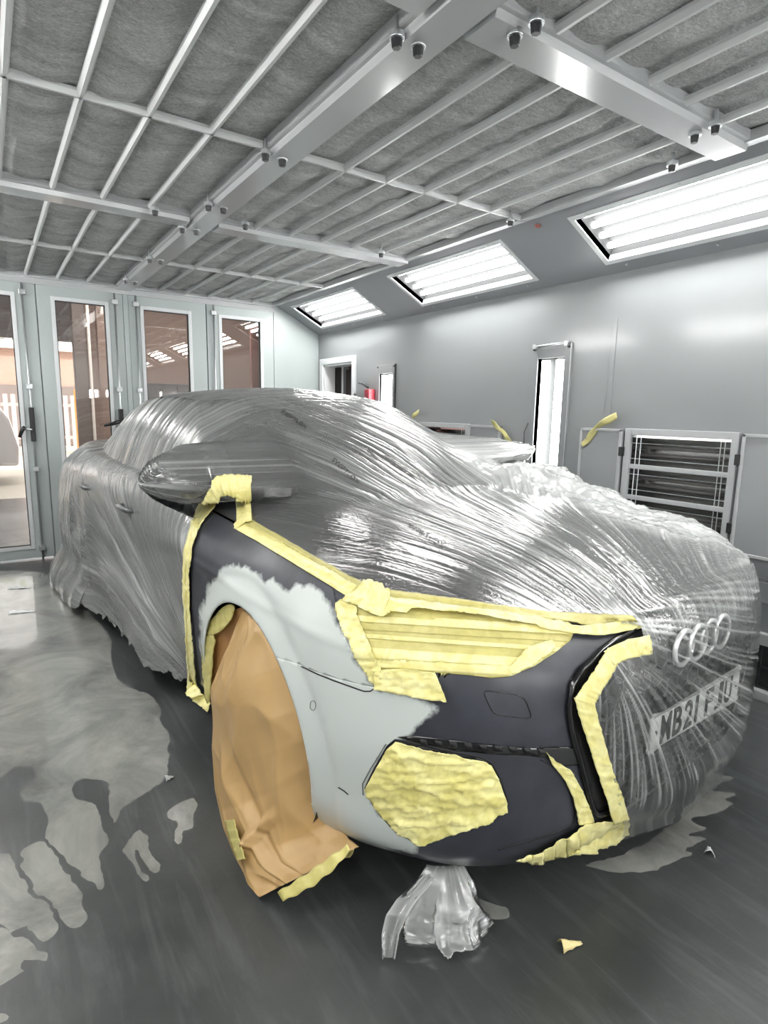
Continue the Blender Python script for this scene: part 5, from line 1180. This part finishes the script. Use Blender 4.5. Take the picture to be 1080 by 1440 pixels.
# second sheet tucked up inside the wheel arch
A_ = np.array([(296, 985), (292, 940), (300, 895), (318, 862), (345, 852)], float); B_ = np.array([(312, 990), (318, 940), (335, 900), (358, 880), (385, 880)], float)
A_, B_ = resample(A_, 50), resample(B_, 50); Gq = np.array([[con(*(A_[i] * (1 - s) + B_[i] * s), 0, -.887 + .02 * s) + np.array([-.004 * math.sin(7 * s + i * .25) * s, 0, 0]) for s in np.linspace(0, 1, 16)] for i in range(50)])
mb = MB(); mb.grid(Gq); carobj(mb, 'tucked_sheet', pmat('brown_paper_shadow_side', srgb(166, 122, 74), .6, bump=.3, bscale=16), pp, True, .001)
def xcast(x): return lambda px, py: (con(px, py, 0, x), np.array([-1., 0, 0]))
tp(patch('masking_tape', rounded([(312, 856), (326, 848), (333, 852), (330, 868), (318, 884), (305, 892), (292, 893), (296, 876)], 1), M_t2, .004, 3, xcast(-.892), pxcr(90, .003, .06)), 'yellow tape inside the upper wheel arch beside the brown paper')
tp(patch('masking_tape', rounded([(289, 893), (306, 892), (301, 930), (298, 985), (293, 990), (288, 955), (286, 920)], 1), M_t2, .004, 3, xcast(-.893), pxcr(92, .003, .06)), 'long yellow tape down inside the rear of the front wheel arch')
def fc(px, py, z=.006): return con(px, py, 2, z), np.array([0, 0, 1.])
def stick(nm, A, B, x0, label):
    A, B = resample(np.array(A, float), 30), resample(np.array(B, float), 30); n = len(A); t = np.linspace(0, 1, 6); P = np.zeros((n, 6, 3))
    for i in range(n):
        for j in range(6):
            q = A[i] * (1 - t[j]) + B[i] * t[j]; p = con(*q, 0, x0[0] + (x0[1] - x0[0]) * i / (n - 1)); P[i, j] = p if p[2] > .006 else con(*q, 2, .006)
    P[..., 2] += .003 * np.sin(np.arange(n) * .9)[:, None]; mb = MB(); mb.grid(P); return tp(carobj(mb, nm, M_t2, None, True, .001), label)
stick('masking_tape', [(315, 1154), (322, 1180), (333, 1211)], [(329, 1152), (335, 1175), (345, 1209)], (-1.0, -1.03), 'yellow tape strip sticking out behind the paper near its lower back edge')
stick('masking_tape', [(390, 1255), (440, 1222), (470, 1200), (488, 1188)], [(398, 1268), (440, 1246), (470, 1222), (492, 1196)], (-1.03, -.90), 'yellow tape along the bottom edge of the brown paper on the floor')
tp(patch('masking_tape', [(455, 1162), (462, 1170), (480, 1182), (495, 1186), (505, 1190), (500, 1202), (486, 1200), (470, 1190), (458, 1178)], M_t1, .004, 3, xcast(-.80), pxcr(94, .01, .08)), 'torn tape scraps under the bumper corner beside the paper')

# ================================================================ on the floor
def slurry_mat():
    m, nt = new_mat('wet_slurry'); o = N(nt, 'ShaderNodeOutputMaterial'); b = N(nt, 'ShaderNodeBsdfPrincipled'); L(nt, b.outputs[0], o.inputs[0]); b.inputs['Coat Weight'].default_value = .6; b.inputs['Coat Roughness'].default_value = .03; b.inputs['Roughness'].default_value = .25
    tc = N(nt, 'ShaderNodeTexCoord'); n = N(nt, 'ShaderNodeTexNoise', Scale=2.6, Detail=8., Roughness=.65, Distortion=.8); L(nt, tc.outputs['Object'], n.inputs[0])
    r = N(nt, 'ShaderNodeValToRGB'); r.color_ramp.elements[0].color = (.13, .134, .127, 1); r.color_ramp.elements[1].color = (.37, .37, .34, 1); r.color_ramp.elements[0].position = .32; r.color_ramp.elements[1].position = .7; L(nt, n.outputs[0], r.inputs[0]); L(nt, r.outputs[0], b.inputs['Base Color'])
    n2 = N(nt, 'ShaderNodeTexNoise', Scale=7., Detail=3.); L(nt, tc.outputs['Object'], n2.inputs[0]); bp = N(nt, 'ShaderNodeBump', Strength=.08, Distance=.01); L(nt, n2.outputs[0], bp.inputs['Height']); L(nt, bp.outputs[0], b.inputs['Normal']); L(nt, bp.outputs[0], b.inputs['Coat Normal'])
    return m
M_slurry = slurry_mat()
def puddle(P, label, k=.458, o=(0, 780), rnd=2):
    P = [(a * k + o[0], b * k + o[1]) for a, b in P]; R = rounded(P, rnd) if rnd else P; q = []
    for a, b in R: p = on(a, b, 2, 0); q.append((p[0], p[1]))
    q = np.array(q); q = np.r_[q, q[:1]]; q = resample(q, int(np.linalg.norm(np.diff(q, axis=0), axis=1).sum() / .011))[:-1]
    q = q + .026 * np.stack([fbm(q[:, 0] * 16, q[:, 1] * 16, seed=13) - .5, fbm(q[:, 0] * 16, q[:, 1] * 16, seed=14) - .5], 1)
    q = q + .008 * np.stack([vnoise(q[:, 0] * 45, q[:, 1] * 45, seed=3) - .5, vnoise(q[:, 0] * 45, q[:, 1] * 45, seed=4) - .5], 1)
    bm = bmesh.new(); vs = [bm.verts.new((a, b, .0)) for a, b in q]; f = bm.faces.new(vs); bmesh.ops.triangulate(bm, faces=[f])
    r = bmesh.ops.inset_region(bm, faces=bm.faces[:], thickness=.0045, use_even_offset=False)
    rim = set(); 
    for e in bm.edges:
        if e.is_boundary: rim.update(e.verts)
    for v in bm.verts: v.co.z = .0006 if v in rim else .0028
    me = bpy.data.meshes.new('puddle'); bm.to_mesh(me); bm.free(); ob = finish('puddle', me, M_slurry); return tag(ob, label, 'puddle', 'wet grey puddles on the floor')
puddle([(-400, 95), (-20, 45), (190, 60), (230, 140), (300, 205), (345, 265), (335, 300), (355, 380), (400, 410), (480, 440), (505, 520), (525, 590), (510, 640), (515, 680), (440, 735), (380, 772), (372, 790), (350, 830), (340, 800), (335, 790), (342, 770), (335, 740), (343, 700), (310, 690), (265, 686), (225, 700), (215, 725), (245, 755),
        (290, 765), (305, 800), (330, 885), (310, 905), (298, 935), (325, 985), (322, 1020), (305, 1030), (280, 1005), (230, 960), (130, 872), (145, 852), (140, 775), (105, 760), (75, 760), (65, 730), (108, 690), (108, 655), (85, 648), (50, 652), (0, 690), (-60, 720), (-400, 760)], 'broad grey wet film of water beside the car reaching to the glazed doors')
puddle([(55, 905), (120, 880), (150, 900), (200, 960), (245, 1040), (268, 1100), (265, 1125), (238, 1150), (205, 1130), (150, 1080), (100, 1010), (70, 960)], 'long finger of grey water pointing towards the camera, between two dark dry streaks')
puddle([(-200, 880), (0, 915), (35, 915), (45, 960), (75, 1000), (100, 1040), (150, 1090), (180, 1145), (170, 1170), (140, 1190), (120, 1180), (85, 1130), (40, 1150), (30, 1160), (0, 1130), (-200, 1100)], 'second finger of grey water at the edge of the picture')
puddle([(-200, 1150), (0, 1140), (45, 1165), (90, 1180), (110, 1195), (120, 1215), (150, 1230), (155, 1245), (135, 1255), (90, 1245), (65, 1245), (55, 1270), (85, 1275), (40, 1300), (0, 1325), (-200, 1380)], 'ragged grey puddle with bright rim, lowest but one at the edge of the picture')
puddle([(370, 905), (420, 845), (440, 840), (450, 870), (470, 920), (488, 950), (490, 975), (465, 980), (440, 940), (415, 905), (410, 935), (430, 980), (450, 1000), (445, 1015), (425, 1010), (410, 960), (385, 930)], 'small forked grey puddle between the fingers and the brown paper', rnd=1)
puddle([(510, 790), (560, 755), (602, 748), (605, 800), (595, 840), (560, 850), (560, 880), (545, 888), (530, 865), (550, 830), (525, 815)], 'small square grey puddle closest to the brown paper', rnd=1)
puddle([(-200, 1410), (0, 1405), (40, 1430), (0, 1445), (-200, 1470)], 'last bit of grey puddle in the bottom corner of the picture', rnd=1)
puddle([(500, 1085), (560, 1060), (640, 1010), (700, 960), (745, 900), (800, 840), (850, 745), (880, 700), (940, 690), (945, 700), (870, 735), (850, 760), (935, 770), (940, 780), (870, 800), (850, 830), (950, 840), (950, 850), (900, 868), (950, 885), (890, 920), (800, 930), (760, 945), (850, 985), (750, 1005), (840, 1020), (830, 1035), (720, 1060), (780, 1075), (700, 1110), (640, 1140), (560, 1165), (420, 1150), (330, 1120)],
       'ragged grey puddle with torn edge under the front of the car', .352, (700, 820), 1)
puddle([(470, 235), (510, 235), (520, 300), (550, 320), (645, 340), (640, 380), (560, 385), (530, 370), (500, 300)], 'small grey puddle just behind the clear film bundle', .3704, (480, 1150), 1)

# bundle of clear film hanging from under the bumper
M_film2 = film_mat('clear_film_bundle', .22, .9, 1.0)
ft = [(600, 1219), (612, 1221), (630, 1221), (645, 1219), (652, 1216)]; fb = [(562, 1318), (582, 1338), (610, 1348), (638, 1354), (666, 1350), (680, 1338), (686, 1322)]
Tf = resample(np.array([on(a, b, 2, .150) for a, b in ft]), 60); Bf = resample(np.array([on(a, b, 2, .006) for a, b in fb]), 60)
fw = np.array([.55, .83, 0]) * .03; loopT = np.r_[Tf, Tf[::-1] + fw * .25]; loopB = np.r_[Bf, Bf[::-1] + fw]; nl = len(loopT); loopT = np.r_[loopT, loopT[:1]]; loopB = np.r_[loopB, loopB[:1]]
rows = []; cT, cB = loopT.mean(0), loopB.mean(0); a_ = np.linspace(0, 1, nl + 1)
for t in np.linspace(0, 1, 70):
    e = t ** .72 * (1 - .10 * max(0, (t - .86) / .14) ** 2); p = loopT * (1 - e) + loopB * e; p[:, 2] = loopT[:, 2] * (1 - t) + loopB[:, 2] * t; c = cT * (1 - e) + cB * e; o = p - c; o[:, 2] = 0; ln = np.linalg.norm(o, axis=1, keepdims=True); o /= ln + 1e-6
    w_ = .040 * ridge(a_ * 7 + .3 * math.sin(t * 4), np.full(nl + 1, t * 1.2), seed=1) ** 2 + .006 * ridge(a_ * 30, np.full(nl + 1, t * 3), seed=2) ** 3 + .04 * t * (fbm(a_ * 9, np.full(nl + 1, t * 6), seed=3) - .5)
    w_[-1] = w_[0]; p = p + o * ((w_ - .012) * (.06 + t))[:, None]; p[:, 2] += .02 * (vnoise(a_ * 12, a_ * 0 + t * 3, seed=9)) * sstep(.75, 1, t); rows.append(p)
Gb = np.array(rows); 
idx = np.arange(Gb.shape[0] * Gb.shape[1]).reshape(Gb.shape[:2]); Fb = np.stack([idx[:-1, :-1], idx[:-1, 1:], idx[1:, 1:], idx[1:, :-1]], -1).reshape(-1, 4)
bag = thing('film_bundle', 'gathered bundle of clear plastic film hanging from under the bumper to the floor', 'plastic film', (0, 0, 0))
fo2 = fast_mesh('film_body', Gb.reshape(-1, 3), Fb, M_film2, bag); tgrid = np.repeat(np.linspace(0, 1, 70), nl + 1); ag = np.tile(a_, 70)
set_attr(fo2, 'fold_sheen', ridge(ag * 9, tgrid * 1.2, seed=1) ** 6 * .5 + ridge(ag * 30, tgrid * 3, seed=2) ** 8 * .4 + .12 + .3 * sstep(.8, 1, tgrid))
sp = [(606, 1226), (590, 1246), (572, 1264), (558, 1285), (549, 1312), (546, 1346)]; zz_ = [.14, .125, .115, .10, .06, .008]; wdt = [.010, .014, .016, .016, .013, .010]
ctr = np.array([on(a, b, 2, z) for (a, b), z in zip(sp, zz_)]); ctr = resample(ctr, 60); wr_ = np.interp(np.linspace(0, 1, 60), np.linspace(0, 1, 6), wdt); lat = np.array([.83, -.55, 0]); Gs = []
for i in range(60):
    Gs.append([ctr[i] + lat * wr_[i] * 1.6 * s + np.array([-.4, -.8, .3]) * .012 * (ridge(np.array([s * 2 + 5.]), np.array([i * .03]), seed=4)[0] ** 2) for s in np.linspace(-1, 1, 14)])
Gs = np.array(Gs); idx = np.arange(Gs.shape[0] * Gs.shape[1]).reshape(Gs.shape[:2]); fo3 = fast_mesh('film_tail', Gs.reshape(-1, 3), np.stack([idx[:-1, :-1], idx[:-1, 1:], idx[1:, 1:], idx[1:, :-1]], -1).reshape(-1, 4), M_film2, bag); set_attr(fo3, 'fold_sheen', np.tile(np.abs(np.linspace(-1, 1, 14)) ** 2 * .6 + .2, 60))

# small litter
def scrap(px, py, s, label, mat, name, cat, el=1.6, rot=.4, h=.018):
    p = on(px, py, 2, 0); n = 14; mb = MB(); G = []
    for i in range(n):
        a = i / (n - 1); G.append([(p[0] + s * el * (a - .5) * math.cos(rot) - s * (1 - .75 * a) * (b - .5) * math.sin(rot), p[1] + s * el * (a - .5) * math.sin(rot) + s * (1 - .75 * a) * (b - .5) * math.cos(rot), .002 + h * (1 - a) * math.sin(math.pi * b) + .004 * abs(math.sin(7 * a + 5 * b))) for b in np.linspace(0, 1, 9)])
    mb.grid(G); o = mb.build(name, mat, None, True); solid(o, .001); return tag(o, label, cat)
scrap(803, 1331, .032, 'curled yellow and white tape scrap on the dark floor in front of the bumper', pmat('tape_scrap', srgb(226, 208, 150), .5, var=.2, vscale=60), 'tape_scrap', 'litter', 1.8, -.35, .022)
scrap(238, 1096, .022, 'tiny pale tape scrap at the puddle edge beside the car', M_refl, 'tape_scrap', 'litter', 1.4, .2)
scrap(997, 1199, .03, 'tiny white paper scrap on the floor beyond the front bumper', M_refl, 'paper_scrap', 'litter', 1.3, .5)
scrap(28, 827, .07, 'small white scrap with a painted glint on the wet floor closest to the glazed doors', M_refl, 'glint_scrap', 'litter', 2.0, -.5, .007); scrap(32, 861, .07, 'small white scrap with a painted glint on the wet floor, second from the doors', M_refl, 'glint_scrap', 'litter', 2.0, -.4, .007)  # white colour stands in for glints on the wet floor

# printing on the film
M_ink = pmat('film_ink', (.03, .03, .03), .5)
def stamp(txt, p0, p1, h, label_name):
    V, F = text_mesh(txt, 1.0, 1., 0, .012); w = V[:, 0].max(); p0, p1 = np.array(p0, float), np.array(p1, float); d = p1 - p0; nn = np.array([d[1], -d[0]]) / np.linalg.norm(d); q = p0 + np.outer(V[:, 0] / w, d) + np.outer(V[:, 1] / .7 * h, nn)
    P, _ = lay(q, fcast, .0035); mb = MB(); mb.add(P, F); return carobj(mb, label_name, M_ink, fo, False)
stamp('SWIFTLOX', (395, 580), (430, 604), 5.5, 'printed_mark'); stamp('SWIFTLOX', (466, 648), (503, 682), 6, 'printed_mark'); stamp('SWIFTLOX', (572, 742), (624, 772), 7, 'printed_mark')
# ================================================================ light, view
w = bpy.data.worlds.new('world'); SC.world = w; w.use_nodes = True; nt = w.node_tree; nt.nodes.clear()
o = N(nt, 'ShaderNodeOutputWorld'); b = N(nt, 'ShaderNodeBackground', Strength=3.2); s = nt.nodes.new('ShaderNodeTexSky'); s.sky_type = 'HOSEK_WILKIE'; s.turbidity = 6; s.ground_albedo = .4; s.sun_direction = (-.4, -.5, .75)
mx = N(nt, 'ShaderNodeMix', _data_type='RGBA'); mx.inputs[0].default_value = .65; mx.inputs[7].default_value = (1, 1, 1, 1); L(nt, s.outputs[0], mx.inputs[6]); L(nt, mx.outputs[2], b.inputs[0]); L(nt, b.outputs[0], o.inputs[0])
sl = bpy.data.lights.new('sun', 'SUN'); sl.energy = 5; sl.angle = .03; so = bpy.data.objects.new('sun', sl); COL.objects.link(so); so.rotation_euler = (math.radians(42), 0, math.radians(-25))
al = bpy.data.lights.new('workshop_fill', 'AREA'); al.energy = 90; al.size = 1.5; ao = bpy.data.objects.new('workshop_fill', al); COL.objects.link(ao); ao.location = (2.2, 7.3, 3.1)  # unseen area lamp added to brighten the workshop
v = SC.view_settings; SC.display_settings.display_device = 'sRGB'; v.view_transform = 'Standard'; v.look = 'None'; v.exposure = EXPO; v.gamma = 1; v.use_curve_mapping = False
cy = SC.cycles; cy.max_bounces = 10; cy.diffuse_bounces = 5; cy.glossy_bounces = 5; cy.transmission_bounces = 6; cy.transparent_max_bounces = 24; cy.sample_clamp_indirect = 8; cy.caustics_reflective = False; cy.caustics_refractive = False; cy.use_denoising = True
for ob in list(bpy.data.objects):
    if '_w' in ob: del ob['_w']
